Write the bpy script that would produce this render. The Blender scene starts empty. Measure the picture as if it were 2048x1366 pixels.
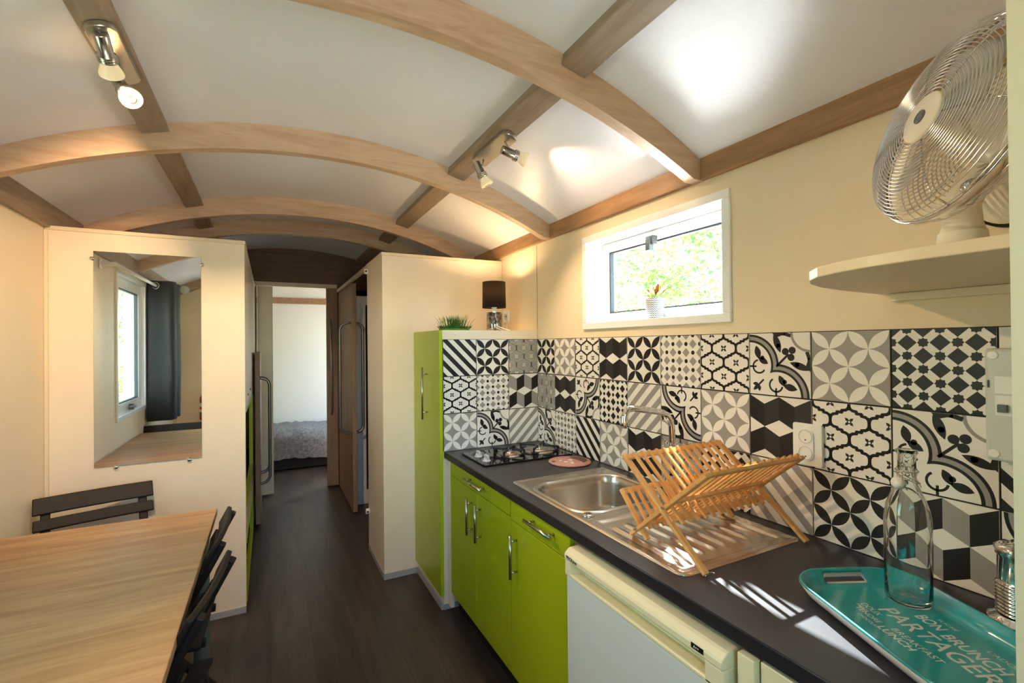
import bpy, bmesh, math, random
from mathutils import Matrix, Vector
random.seed(7)
R = math.radians
SC = bpy.context.scene
COL = SC.collection

# ------------------------------------------------------------------ camera
cam = bpy.data.cameras.new('camera')
camo = bpy.data.objects.new('camera', cam)
COL.objects.link(camo)
SC.camera = camo
cam.sensor_width = 36.0
cam.lens = 36.0 * 947.17 / 2048
cam.clip_start = 0.02
yaw, pitch, roll, CAMH = 0.474615, 0.005893, -0.009282, 1.41526
fw = Vector((math.sin(yaw) * math.cos(pitch), math.cos(yaw) * math.cos(pitch), math.sin(pitch)))
rt = Vector((math.cos(yaw), -math.sin(yaw), 0))
up = rt.cross(fw)
r2 = rt * math.cos(roll) + up * math.sin(roll)
u2 = -rt * math.sin(roll) + up * math.cos(roll)
camo.matrix_world = Matrix(((r2.x, u2.x, -fw.x, 0), (r2.y, u2.y, -fw.y, 0), (r2.z, u2.z, -fw.z, CAMH), (0, 0, 0, 1)))

# ------------------------------------------------------------------ world, sun, exposure
world = bpy.data.worlds.new('sky')
SC.world = world
world.use_nodes = True
wn = world.node_tree
sky = wn.nodes.new('ShaderNodeTexSky')
sky.sky_type = 'NISHITA'
sky.sun_disc = False
sky.sun_elevation = R(42)
sky.sun_rotation = math.atan2(0.6, 0.93)
sky.air_density = 1.0
sky.dust_density = 1.0
sky.ozone_density = 1.0
bg = wn.nodes['Background']
bg.inputs['Strength'].default_value = 0.95
wn.links.new(sky.outputs[0], bg.inputs['Color'])

sun = bpy.data.lights.new('sun', 'SUN')
sun.energy = 20.0
sun.angle = R(0.7)
sun.color = (1.0, 0.98, 0.96)
suno = bpy.data.objects.new('sun', sun)
COL.objects.link(suno)
suno.rotation_euler = Vector((-0.6, -0.93, -1.0)).to_track_quat('-Z', 'Y').to_euler()
suno.location = (6, 9, 10)

def portal(loc, rot, sx, sy):
    l = bpy.data.lights.new('daylight_portal', 'AREA')
    l.shape = 'RECTANGLE'
    l.size, l.size_y = sx, sy
    l.cycles.is_portal = True
    o = bpy.data.objects.new('daylight_portal', l)
    COL.objects.link(o)
    o.location = loc
    o.rotation_euler = rot
    return o
portal((1.60, 1.53, 1.71), (0, R(90), 0), 0.45, 0.85)        # kitchen window
portal((-1.06, 1.35, 1.43), (0, R(-90), 0), 1.0, 0.85)       # window by the table
portal((0.12, -0.70, 1.48), (R(90), 0, 0), 0.82, 0.92)       # added glazed door behind the camera
portal((1.58, 5.87, 1.27), (0, R(90), 0), 1.45, 1.15)          # added bedroom window

SC.view_settings.view_transform = 'Standard'
SC.view_settings.look = 'None'
SC.view_settings.gamma = 1.0
SC.view_settings.use_curve_mapping = False
SC.view_settings.exposure = 1.33
cy = SC.cycles
cy.max_bounces = 12
cy.diffuse_bounces = 6
cy.glossy_bounces = 5
cy.transmission_bounces = 8
cy.transparent_max_bounces = 12
cy.sample_clamp_indirect = 120.0
cy.blur_glossy = 0.0

# ------------------------------------------------------------------ materials
def lin(c):
    return tuple(((v / 255) / 12.92 if v / 255 <= 0.04045 else ((v / 255 + 0.055) / 1.055) ** 2.4) for v in c[:3]) + (1.0,)
MATS = {}
def mat(name, rgb, rough=0.5, metal=0.0, spec=0.5, var=0.0, vscale=8.0, bump=0.0, bscale=60.0, emit=None, estr=0.0, coat=0.0):
    m = bpy.data.materials.new(name)
    m.use_nodes = True
    nt = m.node_tree
    b = nt.nodes['Principled BSDF']
    b.inputs['Base Color'].default_value = lin(rgb)
    b.inputs['Roughness'].default_value = rough
    b.inputs['Metallic'].default_value = metal
    b.inputs['Specular IOR Level'].default_value = spec
    b.inputs['Coat Weight'].default_value = coat
    tc = nt.nodes.new('ShaderNodeTexCoord')
    if var > 0:
        n = nt.nodes.new('ShaderNodeTexNoise')
        n.inputs['Scale'].default_value = vscale
        n.inputs['Detail'].default_value = 4
        nt.links.new(tc.outputs['Object'], n.inputs['Vector'])
        r = nt.nodes.new('ShaderNodeValToRGB')
        c = lin(rgb)
        r.color_ramp.elements[0].position = 0.3
        r.color_ramp.elements[1].position = 0.7
        r.color_ramp.elements[0].color = tuple(v * (1 - var) for v in c[:3]) + (1,)
        r.color_ramp.elements[1].color = tuple(min(1, v * (1 + var)) for v in c[:3]) + (1,)
        nt.links.new(n.outputs['Fac'], r.inputs['Fac'])
        nt.links.new(r.outputs[0], b.inputs['Base Color'])
    if bump > 0:
        n = nt.nodes.new('ShaderNodeTexNoise')
        n.inputs['Scale'].default_value = bscale
        n.inputs['Detail'].default_value = 3
        nt.links.new(tc.outputs['Object'], n.inputs['Vector'])
        bp = nt.nodes.new('ShaderNodeBump')
        bp.inputs['Strength'].default_value = bump
        bp.inputs['Distance'].default_value = 0.002
        nt.links.new(n.outputs['Fac'], bp.inputs['Height'])
        nt.links.new(bp.outputs[0], b.inputs['Normal'])
    if emit:
        b.inputs['Emission Color'].default_value = lin(emit)
        b.inputs['Emission Strength'].default_value = estr
    MATS[name] = m
    return m

def wood(name, c1, c2, stretch=(1, 12, 12), scale=3.0, rough=0.45, coat=0.0, bump=0.08, rot=(0, 0, 0)):
    """long-grain wood: noise squeezed across the grain axis (the axis with the small number)"""
    m = bpy.data.materials.new(name)
    m.use_nodes = True
    nt = m.node_tree
    b = nt.nodes['Principled BSDF']
    b.inputs['Roughness'].default_value = rough
    b.inputs['Coat Weight'].default_value = coat
    tc = nt.nodes.new('ShaderNodeTexCoord')
    mp = nt.nodes.new('ShaderNodeMapping')
    mp.inputs['Scale'].default_value = stretch
    mp.inputs['Rotation'].default_value = rot
    nt.links.new(tc.outputs['Object'], mp.inputs['Vector'])
    n1 = nt.nodes.new('ShaderNodeTexNoise')
    n1.inputs['Scale'].default_value = scale
    n1.inputs['Detail'].default_value = 6
    n1.inputs['Roughness'].default_value = 0.6
    n1.inputs['Distortion'].default_value = 0.6
    nt.links.new(mp.outputs[0], n1.inputs['Vector'])
    n2 = nt.nodes.new('ShaderNodeTexNoise')
    n2.inputs['Scale'].default_value = scale * 6
    n2.inputs['Detail'].default_value = 3
    nt.links.new(mp.outputs[0], n2.inputs['Vector'])
    mx = nt.nodes.new('ShaderNodeMath')
    mx.operation = 'MULTIPLY_ADD'
    mx.inputs[1].default_value = 0.3
    nt.links.new(n2.outputs['Fac'], mx.inputs[0])
    nt.links.new(n1.outputs['Fac'], mx.inputs[2])
    r = nt.nodes.new('ShaderNodeValToRGB')
    r.color_ramp.elements[0].position = 0.42
    r.color_ramp.elements[1].position = 0.85
    r.color_ramp.elements[0].color = lin(c2)
    r.color_ramp.elements[1].color = lin(c1)
    nt.links.new(mx.outputs[0], r.inputs['Fac'])
    nt.links.new(r.outputs[0], b.inputs['Base Color'])
    bp = nt.nodes.new('ShaderNodeBump')
    bp.inputs['Strength'].default_value = bump
    bp.inputs['Distance'].default_value = 0.002
    nt.links.new(mx.outputs[0], bp.inputs['Height'])
    nt.links.new(bp.outputs[0], b.inputs['Normal'])
    MATS[name] = m
    return m

def pane_mat(name, tint=(250, 255, 252)):
    """window glass: fresnel mirror over clear transmission"""
    m = bpy.data.materials.new(name)
    m.use_nodes = True
    nt = m.node_tree
    nt.nodes.remove(nt.nodes['Principled BSDF'])
    t = nt.nodes.new('ShaderNodeBsdfTransparent')
    t.inputs['Color'].default_value = lin(tint)
    g = nt.nodes.new('ShaderNodeBsdfGlossy')
    g.inputs['Roughness'].default_value = 0.01
    lw = nt.nodes.new('ShaderNodeLayerWeight')
    lw.inputs['Blend'].default_value = 0.5
    pw = nt.nodes.new('ShaderNodeMath'); pw.operation = 'POWER'; pw.inputs[1].default_value = 4.0
    nt.links.new(lw.outputs['Facing'], pw.inputs[0])
    f = nt.nodes.new('ShaderNodeMath'); f.operation = 'MULTIPLY_ADD'; f.inputs[1].default_value = 0.5; f.inputs[2].default_value = 0.03
    nt.links.new(pw.outputs[0], f.inputs[0])
    mx = nt.nodes.new('ShaderNodeMixShader')
    nt.links.new(f.outputs[0], mx.inputs[0])
    nt.links.new(t.outputs[0], mx.inputs[1])
    nt.links.new(g.outputs[0], mx.inputs[2])
    nt.links.new(mx.outputs[0], nt.nodes['Material Output'].inputs['Surface'])
    MATS[name] = m
    return m

def leaf_mat(name, rgb, trans=0.5):
    m = bpy.data.materials.new(name)
    m.use_nodes = True
    nt = m.node_tree
    nt.nodes.remove(nt.nodes['Principled BSDF'])
    d = nt.nodes.new('ShaderNodeBsdfDiffuse')
    t = nt.nodes.new('ShaderNodeBsdfTranslucent')
    d.inputs['Color'].default_value = lin(rgb)
    t.inputs['Color'].default_value = lin((min(255, rgb[0] + 40), min(255, rgb[1] + 40), rgb[2]))
    mx = nt.nodes.new('ShaderNodeMixShader')
    mx.inputs[0].default_value = trans
    nt.links.new(d.outputs[0], mx.inputs[1])
    nt.links.new(t.outputs[0], mx.inputs[2])
    nt.links.new(mx.outputs[0], nt.nodes['Material Output'].inputs['Surface'])
    MATS[name] = m
    return m

mat('wall_cream', (240, 221, 192), 0.55, spec=0.3, var=0.015, vscale=3, bump=0.05, bscale=200)
mat('panel_cream', (240, 224, 202), 0.32, spec=0.4, var=0.015, vscale=5)
mat('bedroom_white', (242, 234, 228), 0.5)
mat('panel_upright', (196, 186, 158), 0.45)
mat('seam_brown', (150, 126, 92), 0.7)
mat('panel_edge', (232, 214, 184), 0.4)
mat('ceiling_white', (232, 230, 238), 0.34, spec=0.45, var=0.012, vscale=2)
wood('rib_wood', (212, 180, 150), (186, 148, 116), (1.2, 10, 10), 3.2, 0.5)
wood('purlin_wood', (164, 142, 122), (136, 114, 94), (10, 1.0, 10), 3.0, 0.5)
wood('plate_wood', (176, 136, 98), (142, 104, 72), (10, 1.0, 10), 3.0, 0.5)
wood('door_wood', (168, 134, 104), (136, 104, 78), (12, 12, 1.0), 2.6, 0.5)
wood('header_wood', (120, 86, 62), (88, 62, 44), (1.0, 10, 12), 2.6, 0.5)
wood('floor_wood', (84, 70, 62), (48, 39, 34), (9, 0.9, 9), 2.4, 0.4, bump=0.06)
wood('table_wood', (198, 157, 110), (154, 113, 72), (0.9, 9, 9), 2.2, 0.42, bump=0.02)
wood('bamboo', (232, 178, 112), (205, 145, 82), (12, 3, 3), 5.0, 0.42)
mat('chair_dark', (35, 29, 27), 0.5, spec=0.25, var=0.12, vscale=30)
mat('lime', (170, 184, 22), 0.3, spec=0.5, var=0.02, vscale=4)
mat('lime_edge', (186, 206, 20), 0.3)
mat('worktop_black', (46, 45, 53), 0.36, spec=0.5, var=0.10, vscale=90, bump=0.04, bscale=400)
mat('worktop_edge', (40, 37, 40), 0.3)
mat('plinth_black', (18, 17, 17), 0.6)
mat('grey_trim', (168, 166, 166), 0.5)
mat('steel', (205, 198, 190), 0.24, metal=1.0, var=0.03, vscale=40)
mat('steel_brushed', (190, 185, 178), 0.3, metal=1.0)
mat('lamp_mosaic', (150, 150, 150), 0.08, metal=1.0, var=0.85, vscale=45)
mat('grass_dark', (44, 98, 20), 0.6, var=0.3, vscale=80)
mat('chrome', (225, 225, 225), 0.07, metal=1.0)
mat('handle_steel', (190, 186, 180), 0.22, metal=1.0)
mat('handle_grey', (150, 146, 142), 0.35, metal=0.8)
mat('tile_white', (236, 232, 226), 0.4, spec=0.3)
mat('tile_black', (33, 30, 31), 0.42, spec=0.3)
mat('tile_charcoal', (50, 46, 47), 0.42, spec=0.3)
mat('tile_grey', (154, 149, 146), 0.42, spec=0.3)
mat('tile_lightgrey', (190, 186, 182), 0.42, spec=0.3)
mat('grout', (22, 21, 22), 0.7)
mat('fridge_cream', (236, 228, 190), 0.3)
mat('fridge_white', (214, 222, 222), 0.3, var=0.01)
mat('print_black', (22, 22, 22), 0.4)
mat('hob_glass', (10, 10, 11), 0.06, spec=0.6)
mat('iron', (22, 21, 21), 0.5)
mat('burner_cap', (186, 150, 128), 0.35, metal=0.6)
mat('knob_grey', (205, 205, 208), 0.3, metal=0.2)
mat('turquoise', (0, 150, 158), 0.12, spec=0.6, coat=0.4)
mat('tray_under', (205, 205, 205), 0.35)
mat('tray_print', (196, 206, 206), 0.4)
mat('plastic_white', (238, 238, 234), 0.3)
mat('plastic_grey', (205, 208, 204), 0.35)
mat('hole_black', (16, 16, 16), 0.7)
mat('window_white', (246, 247, 248), 0.28)
mat('gasket', (70, 76, 84), 0.6)
mat('latch_grey', (92, 96, 102), 0.4)
mat('shade_black', (30, 26, 25), 0.85)
mat('bulb_warm', (255, 222, 170), 0.4, emit=(255, 205, 130), estr=25.0)
mat('spot_lens', (214, 196, 168), 0.3, emit=(255, 206, 140), estr=0.2)
mat('spot_glass', (236, 224, 196), 0.2, emit=(255, 214, 150), estr=0.10)
mat('fan_cream', (232, 224, 206), 0.35)
mat('fan_blade', (205, 200, 190), 0.35, metal=0.25)
mat('fan_wire', (226, 226, 226), 0.14, metal=1.0)
mat('trivet_pink', (196, 138, 132), 0.4, var=0.06, vscale=20)
mat('trivet_brown', (92, 62, 56), 0.4)
mat('mirror_silver', (236, 238, 236), 0.015, metal=1.0)
mat('mirror_edge', (170, 190, 180), 0.1, metal=0.5)
mat('curtain_dark', (58, 58, 60), 0.9, bump=0.3, bscale=300)
mat('red_paint', (176, 30, 26), 0.3)
mat('bed_fur', (134, 130, 134), 0.95, var=0.35, vscale=35, bump=0.8, bscale=120)
mat('painted_shade', (26, 24, 24), 0.9)  # near-black colour stands in for shade in the bathroom, bunks and under the bed
mat('table_leg_grey', (124, 136, 134), 0.3, metal=0.5)
mat('grass_green', (70, 130, 24), 0.7, var=0.25, vscale=60)
mat('flower_yellow', (236, 200, 60), 0.6)
mat('bounce_steel', (225, 228, 232), 0.33, metal=1.0)
mat('ground_gravel', (196, 186, 168), 0.9, var=0.15, vscale=4)
leaf_mat('leaf_a', (128, 168, 100))
leaf_mat('leaf_b', (84, 138, 92))
leaf_mat('leaf_c', (168, 194, 132))
leaf_mat('bromeliad_orange', (206, 112, 22), 0.12)
leaf_mat('bromeliad_purple', (96, 46, 48), 0.08)
pane_mat('window_glass')

def glass(name, rgb=(250, 253, 252), rough=0.0, ior=1.45):
    m = mat(name, rgb, rough)
    b = m.node_tree.nodes['Principled BSDF']
    b.inputs['Transmission Weight'].default_value = 1.0
    b.inputs['IOR'].default_value = ior
    return m
glass('bottle_glass')

# zig-zag print for the little plant pot
def zigzag_mat():
    m = mat('pot_zigzag', (240, 240, 238), 0.4)
    nt = m.node_tree
    b = nt.nodes['Principled BSDF']
    tc = nt.nodes.new('ShaderNodeTexCoord')
    sp = nt.nodes.new('ShaderNodeSeparateXYZ')
    nt.links.new(tc.outputs['Object'], sp.inputs[0])
    at = nt.nodes.new('ShaderNodeMath'); at.operation = 'ARCTAN2'
    nt.links.new(sp.outputs['Y'], at.inputs[0]); nt.links.new(sp.outputs['X'], at.inputs[1])
    pp = nt.nodes.new('ShaderNodeMath'); pp.operation = 'PINGPONG'; pp.inputs[1].default_value = 0.13
    nt.links.new(at.outputs[0], pp.inputs[0])
    ma = nt.nodes.new('ShaderNodeMath'); ma.operation = 'MULTIPLY_ADD'; ma.inputs[1].default_value = 0.045
    nt.links.new(pp.outputs[0], ma.inputs[0]); nt.links.new(sp.outputs['Z'], ma.inputs[2])
    mo = nt.nodes.new('ShaderNodeMath'); mo.operation = 'MODULO'; mo.inputs[1].default_value = 0.009
    nt.links.new(ma.outputs[0], mo.inputs[0])
    gt = nt.nodes.new('ShaderNodeMath'); gt.operation = 'GREATER_THAN'; gt.inputs[1].default_value = 0.0048
    nt.links.new(mo.outputs[0], gt.inputs[0])
    mx = nt.nodes.new('ShaderNodeMix'); mx.data_type = 'RGBA'
    mx.inputs[6].default_value = lin((240, 240, 238)); mx.inputs[7].default_value = lin((60, 70, 84))
    nt.links.new(gt.outputs[0], mx.inputs[0]); nt.links.new(mx.outputs[2], b.inputs['Base Color'])
zigzag_mat()

# black lamp fabric: mostly opaque, a little light comes through
def shade_mat():
    m = MATS['shade_black']
    nt = m.node_tree
    b = nt.nodes['Principled BSDF']
    t = nt.nodes.new('ShaderNodeBsdfTranslucent')
    t.inputs['Color'].default_value = (0.11, 0.078, 0.052, 1)
    mx = nt.nodes.new('ShaderNodeMixShader'); mx.inputs[0].default_value = 0.35
    nt.links.new(b.outputs[0], mx.inputs[1]); nt.links.new(t.outputs[0], mx.inputs[2])
    nt.links.new(mx.outputs[0], nt.nodes['Material Output'].inputs['Surface'])
shade_mat()

# dark vinyl floor: plank joints fade into the grain at this distance
def floor_mat():
    m = MATS['floor_wood']
    nt = m.node_tree
    b = nt.nodes['Principled BSDF']
    src = b.inputs['Base Color'].links[0].from_socket
    tc = nt.nodes.new('ShaderNodeTexCoord')
    mp = nt.nodes.new('ShaderNodeMapping')
    mp.inputs['Rotation'].default_value = (0, 0, R(90))
    nt.links.new(tc.outputs['Object'], mp.inputs['Vector'])
    br = nt.nodes.new('ShaderNodeTexBrick')
    br.inputs['Scale'].default_value = 1.0
    br.inputs['Brick Width'].default_value = 1.2
    br.inputs['Row Height'].default_value = 0.18
    br.inputs['Mortar Size'].default_value = 0.002
    br.inputs['Color1'].default_value = (1, 1, 1, 1)
    br.inputs['Color2'].default_value = (0.72, 0.72, 0.72, 1)
    br.inputs['Mortar'].default_value = (0.4, 0.4, 0.4, 1)
    nt.links.new(mp.outputs[0], br.inputs['Vector'])
    mx = nt.nodes.new('ShaderNodeMix'); mx.data_type = 'RGBA'; mx.blend_type = 'MULTIPLY'
    mx.inputs[0].default_value = 1.0
    nt.links.new(src, mx.inputs[6]); nt.links.new(br.outputs['Color'], mx.inputs[7])
    nt.links.new(mx.outputs[2], b.inputs['Base Color'])
floor_mat()

# ------------------------------------------------------------------ mesh builder
class MB:
    def __init__(s):
        s.v, s.f, s.m, s.sm = [], [], [], []
    def add(s, vs, fs, mi=0, smooth=False):
        o = len(s.v)
        s.v += [tuple(v) for v in vs]
        s.f += [tuple(i + o for i in f) for f in fs]
        s.m += [mi] * len(fs)
        s.sm += [smooth] * len(fs)
        return s
    def box(s, x0, x1, y0, y1, z0, z1, mi=0):
        return s.add([(x0, y0, z0), (x1, y0, z0), (x1, y1, z0), (x0, y1, z0), (x0, y0, z1), (x1, y0, z1), (x1, y1, z1), (x0, y1, z1)],
                     [(0, 3, 2, 1), (4, 5, 6, 7), (0, 1, 5, 4), (1, 2, 6, 5), (2, 3, 7, 6), (3, 0, 4, 7)], mi)
    def bar(s, p0, p1, w, h, mi=0, upv=(0, 0, 1)):
        p0, p1 = Vector(p0), Vector(p1)
        d = (p1 - p0).normalized()
        sd = d.cross(Vector(upv)).normalized()
        u = sd.cross(d).normalized()
        vs = [p + sd * a * w / 2 + u * b * h / 2 for p in (p0, p1) for a, b in ((-1, -1), (1, -1), (1, 1), (-1, 1))]
        return s.add(vs, [(0, 1, 2, 3), (7, 6, 5, 4), (0, 4, 5, 1), (1, 5, 6, 2), (2, 6, 7, 3), (3, 7, 4, 0)], mi)
    def prism(s, poly, z0, z1, mi=0, axis='Z', smooth=False):
        n = len(poly)
        def P(a, b, c):
            return {'Z': (a, b, c), 'X': (c, a, b), 'Y': (a, c, b)}[axis]
        vs = [P(a, b, z0) for a, b in poly] + [P(a, b, z1) for a, b in poly]
        s.add(vs, [tuple(range(n))[::-1], tuple(range(n, 2 * n))], mi)
        o = len(s.v) - 2 * n
        for i in range(n):
            j = (i + 1) % n
            s.f.append((o + i, o + j, o + n + j, o + n + i)); s.m.append(mi); s.sm.append(smooth)
        return s
    def tube(s, pts, r, seg=8, mi=0, closed=False, caps=True):
        pts = [Vector(p) for p in pts]
        n = len(pts)
        rs = r if isinstance(r, (list, tuple)) else [r] * n
        rings, prev = [], None
        for i, p in enumerate(pts):
            a = pts[i - 1] if (i > 0 or closed) else pts[0]
            b = pts[(i + 1) % n] if (i < n - 1 or closed) else pts[-1]
            t = (b - a).normalized()
            if prev is None:
                ref = Vector((0, 0, 1)) if abs(t.z) < 0.9 else Vector((1, 0, 0))
                nx = t.cross(ref).normalized()
            else:
                nx = (prev - t * prev.dot(t)).normalized()
            prev = nx
            ny = t.cross(nx)
            rings.append([p + (nx * math.cos(2 * math.pi * k / seg) + ny * math.sin(2 * math.pi * k / seg)) * rs[i] for k in range(seg)])
        vs = [v for ring in rings for v in ring]
        fs = []
        for i in range(n if closed else n - 1):
            i2 = (i + 1) % n
            for k in range(seg):
                k2 = (k + 1) % seg
                fs.append((i * seg + k, i * seg + k2, i2 * seg + k2, i2 * seg + k))
        s.add(vs, fs, mi, True)
        if caps and not closed:
            o = len(s.v) - n * seg
            s.f += [tuple(o + k for k in range(seg))[::-1], tuple(o + (n - 1) * seg + k for k in range(seg))]
            s.m += [mi, mi]; s.sm += [False, False]
        return s
    def lathe(s, prof, c=(0, 0, 0), seg=32, mi=0, ax=None, smooth=True):
        """profile of (radius, height) turned round an axis (default +Z) through c"""
        c = Vector(c)
        az = Vector(ax).normalized() if ax is not None else Vector((0, 0, 1))
        ref = Vector((1, 0, 0)) if abs(az.x) < 0.9 else Vector((0, 1, 0))
        a1 = (ref - az * ref.dot(az)).normalized()
        a2 = az.cross(a1)
        vs, n = [], len(prof)
        for r, h in prof:
            for k in range(seg):
                t = 2 * math.pi * k / seg
                vs.append(c + az * h + (a1 * math.cos(t) + a2 * math.sin(t)) * r)
        fs = []
        for i in range(n - 1):
            for k in range(seg):
                k2 = (k + 1) % seg
                fs.append((i * seg + k, i * seg + k2, (i + 1) * seg + k2, (i + 1) * seg + k))
        return s.add(vs, fs, mi, smooth)

def rrect(x0, x1, y0, y1, r, n=5):
    out = []
    for cx, cy_, a in ((x1 - r, y1 - r, 0), (x0 + r, y1 - r, 90), (x0 + r, y0 + r, 180), (x1 - r, y0 + r, 270)):
        for k in range(n + 1):
            t = R(a + 90 * k / n)
            out.append((cx + r * math.cos(t), cy_ + r * math.sin(t)))
    return out

def world_off(p):
    o = Vector((0, 0, 0))
    while p is not None:
        o += p.location
        p = p.parent
    return o

def tag(o, label=None, cat=None, group=None, kind=None):
    if label: o['label'] = label
    if cat: o['category'] = cat
    if group: o['group'] = group
    if kind: o['kind'] = kind
    return o

def mesh_of(name, mb, mats):
    me = bpy.data.meshes.new(name)
    me.from_pydata(mb.v, [], mb.f)
    for m in (mats if isinstance(mats, (list, tuple)) else [mats]):
        me.materials.append(MATS[m])
    me.polygons.foreach_set('material_index', mb.m)
    me.polygons.foreach_set('use_smooth', mb.sm)
    bm = bmesh.new(); bm.from_mesh(me)
    bmesh.ops.recalc_face_normals(bm, faces=bm.faces)
    bm.to_mesh(me); bm.free()
    me.update()
    return me

def obj(name, mb, mats, parent=None, bevel=0.0, base=None, bseg=2):
    """one mesh object; coordinates in mb are world coordinates, kept relative to the parent (or to base)"""
    off = world_off(parent) if parent is not None else Vector(base or (0, 0, 0))
    if off.length > 0:
        mb.v = [(v[0] - off.x, v[1] - off.y, v[2] - off.z) for v in mb.v]
    o = bpy.data.objects.new(name, mesh_of(name, mb, mats))
    COL.objects.link(o)
    if parent is not None:
        o.parent = parent
    elif base:
        o.location = base
    if bevel > 0:
        bv = o.modifiers.new('edge', 'BEVEL')
        bv.width = bevel; bv.segments = bseg; bv.limit_method = 'ANGLE'; bv.angle_limit = R(40)
        bv.harden_normals = False
    return o

def thing(name, label, cat, loc=(0, 0, 0), group=None):
    o = bpy.data.objects.new(name, None)
    o.empty_display_size = 0.1
    COL.objects.link(o)
    o.location = loc
    return tag(o, label, cat, group)

def struct(name, mb, mats, label=None, bevel=0.0, base=None):
    o = obj(name, mb, mats, None, bevel, base)
    return tag(o, label, None, None, 'structure')

def copy_tree(o, parent=None):
    c = o.copy(); COL.objects.link(c); c.parent = parent
    for ch in o.children:
        copy_tree(ch, c)
    return c

_text = {}
def text_mesh(txt, size, bold=0.0):
    cu = bpy.data.curves.new('lettering', 'FONT')
    cu.body = txt; cu.size = size; cu.offset = bold; cu.extrude = 0.0
    cu.resolution_u = 4
    o = bpy.data.objects.new('lettering', cu)
    COL.objects.link(o)
    dg = bpy.context.evaluated_depsgraph_get()
    me = bpy.data.meshes.new_from_object(o.evaluated_get(dg))
    bpy.data.objects.remove(o)
    bpy.data.curves.remove(cu)
    return me

def text_obj(name, txt, size, material, parent, M, bold=0.0, width=None):
    """flat lettering; M places its x/y plane in world space"""
    me = text_mesh(txt, size, bold)
    if width:
        xs = [v.co.x for v in me.vertices]
        k = width / max(1e-6, max(xs) - min(xs))
        for v in me.vertices: v.co.x = (v.co.x - min(xs)) * k
    me.transform(M)
    off = world_off(parent)
    me.transform(Matrix.Translation(-off))
    me.materials.clear(); me.materials.append(MATS[material])
    o = bpy.data.objects.new(name, me)
    COL.objects.link(o); o.parent = parent
    return o

# ------------------------------------------------------------------ the shell
XW, XL, XC = 1.421, -0.912, 0.2545         # right wall, left wall, middle
YB, YE, YR = -0.60, 5.112, 6.62            # wall behind the camera, passage end, bedroom wall
YP = 2.906                                 # fronts of the two cabins
def zc(x, peak=2.372, rad=2.42):           # ceiling height at x
    return peak - rad + math.sqrt(rad * rad - (x - XC) ** 2)
def zr(x):                                 # underside of the arched ribs
    return zc(x, 2.262, 2.56)

struct('floor', MB().box(XL - .1, XW + .1, YB - .1, YR + .1, -.06, 0), 'floor_wood', 'dark brown wood-grain vinyl floor')

def wall_with_hole(x0, x1, y0, y1, z0, z1, hy0, hy1, hz0, hz1, axis='X'):
    m = MB()
    def b(a0, a1, c0, c1):
        if axis == 'X': m.box(x0, x1, a0, a1, c0, c1)
        else: m.box(a0, a1, y0, y1, c0, c1)
    l0, l1 = (y0, y1) if axis == 'X' else (x0, x1)
    b(l0, hy0, z0, z1); b(hy1, l1, z0, z1)
    if hz0 > z0: b(hy0, hy1, z0, hz0)
    if hz1 < z1: b(hy0, hy1, hz1, z1)
    return m
WT = 0.13
mr = wall_with_hole(XW, XW + WT, YB - .1, 5.15, 0, 2.16, 1.127, 1.937, 1.511, 1.922)
mr2 = wall_with_hole(XW, XW + WT, 5.15, YR + .1, 0, 2.16, 5.3, 6.45, 0.5, 1.95)
mr.add(mr2.v, mr2.f)
wall_r = struct('wall_right', mr, 'wall_cream', 'cream kitchen wall')
struct('wall_left', wall_with_hole(XL - WT, XL, YB - .1, YR + .1, 0, 2.16, .96, 1.75, .94, 1.92), 'wall_cream', 'cream wall beside the table')
mb_ = wall_with_hole(XL, XW, YB - .06, YB, 0, 2.42, -.36, .60, .02, 2.0, 'Y')
struct('wall_back', mb_, 'wall_cream', 'cream wall behind the camera')
struct('wall_bedroom', MB().box(XL, XW, YR, YR + .06, 0, 2.42), 'bedroom_white', 'white bedroom wall seen through the doorway')
tr = MB().box(XL, XW, YR - .02, YR, 1.955, 2.03)
struct('trim_1', tr, 'plate_wood', 'brown batten across the bedroom wall')

# arched ceiling
N = 40
mc = MB()
xs = [XL - .13 + (XW - XL + .26) * i / N for i in range(N + 1)]
vs = []
for y in (YB - .1, YR + .1):
    for t in (0, .03):
        vs += [(x, y, zc(x) + t) for x in xs]
n1 = N + 1
fs = []
for i in range(N):
    fs += [(i, i + 1, 2 * n1 + i + 1, 2 * n1 + i), (n1 + i, 3 * n1 + i, 3 * n1 + i + 1, n1 + i + 1)]
mc.add(vs, fs, 0, True)
struct('ceiling', mc, 'ceiling_white', 'white glossy barrel-arched ceiling panels')

# arched ribs
def rib(y, thick, num, label, x0=XL, x1=XW, m='rib_wood'):
    k = 44
    b = MB()
    lo = [(x0 + (x1 - x0) * i / k) for i in range(k + 1)]
    cap = 2.005
    low = [(x, max(zr(x), cap) if True else 0) for x in lo]
    hi = [(x, zc(x) + .004) for x in reversed(lo)]
    poly = low + hi
    n = k + 1
    vs = []
    for yy in (y, y + thick):
        vs += [(a, yy, c) for a, c in low] + [(a, yy, c) for a, c in hi[::-1]]
    fs = []
    for i in range(k):
        fs += [(i, i + 1, n + i + 1, n + i), (2 * n + i, 3 * n + i, 3 * n + i + 1, 2 * n + i + 1), (i, 2 * n + i, 2 * n + i + 1, i + 1)]
    b.add(vs, fs)
    b.add([vs[i] for i in (0, n, 3 * n, 2 * n)], [(0, 1, 2, 3)])
    b.add([vs[i] for i in (n - 1, 2 * n - 1, 4 * n - 1, 3 * n - 1)], [(0, 3, 2, 1)])
    return struct('trim_%d' % num, b, m, label)
rib(1.215, .045, 2, 'arched wooden ceiling rib nearest the camera, above the kitchen window')
rib(2.255, .045, 3, 'arched wooden ceiling rib between the two spotlight bars and the cabins')
rib(3.345, .045, 4, 'arched wooden ceiling rib just behind the mirror cabin front')
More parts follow.
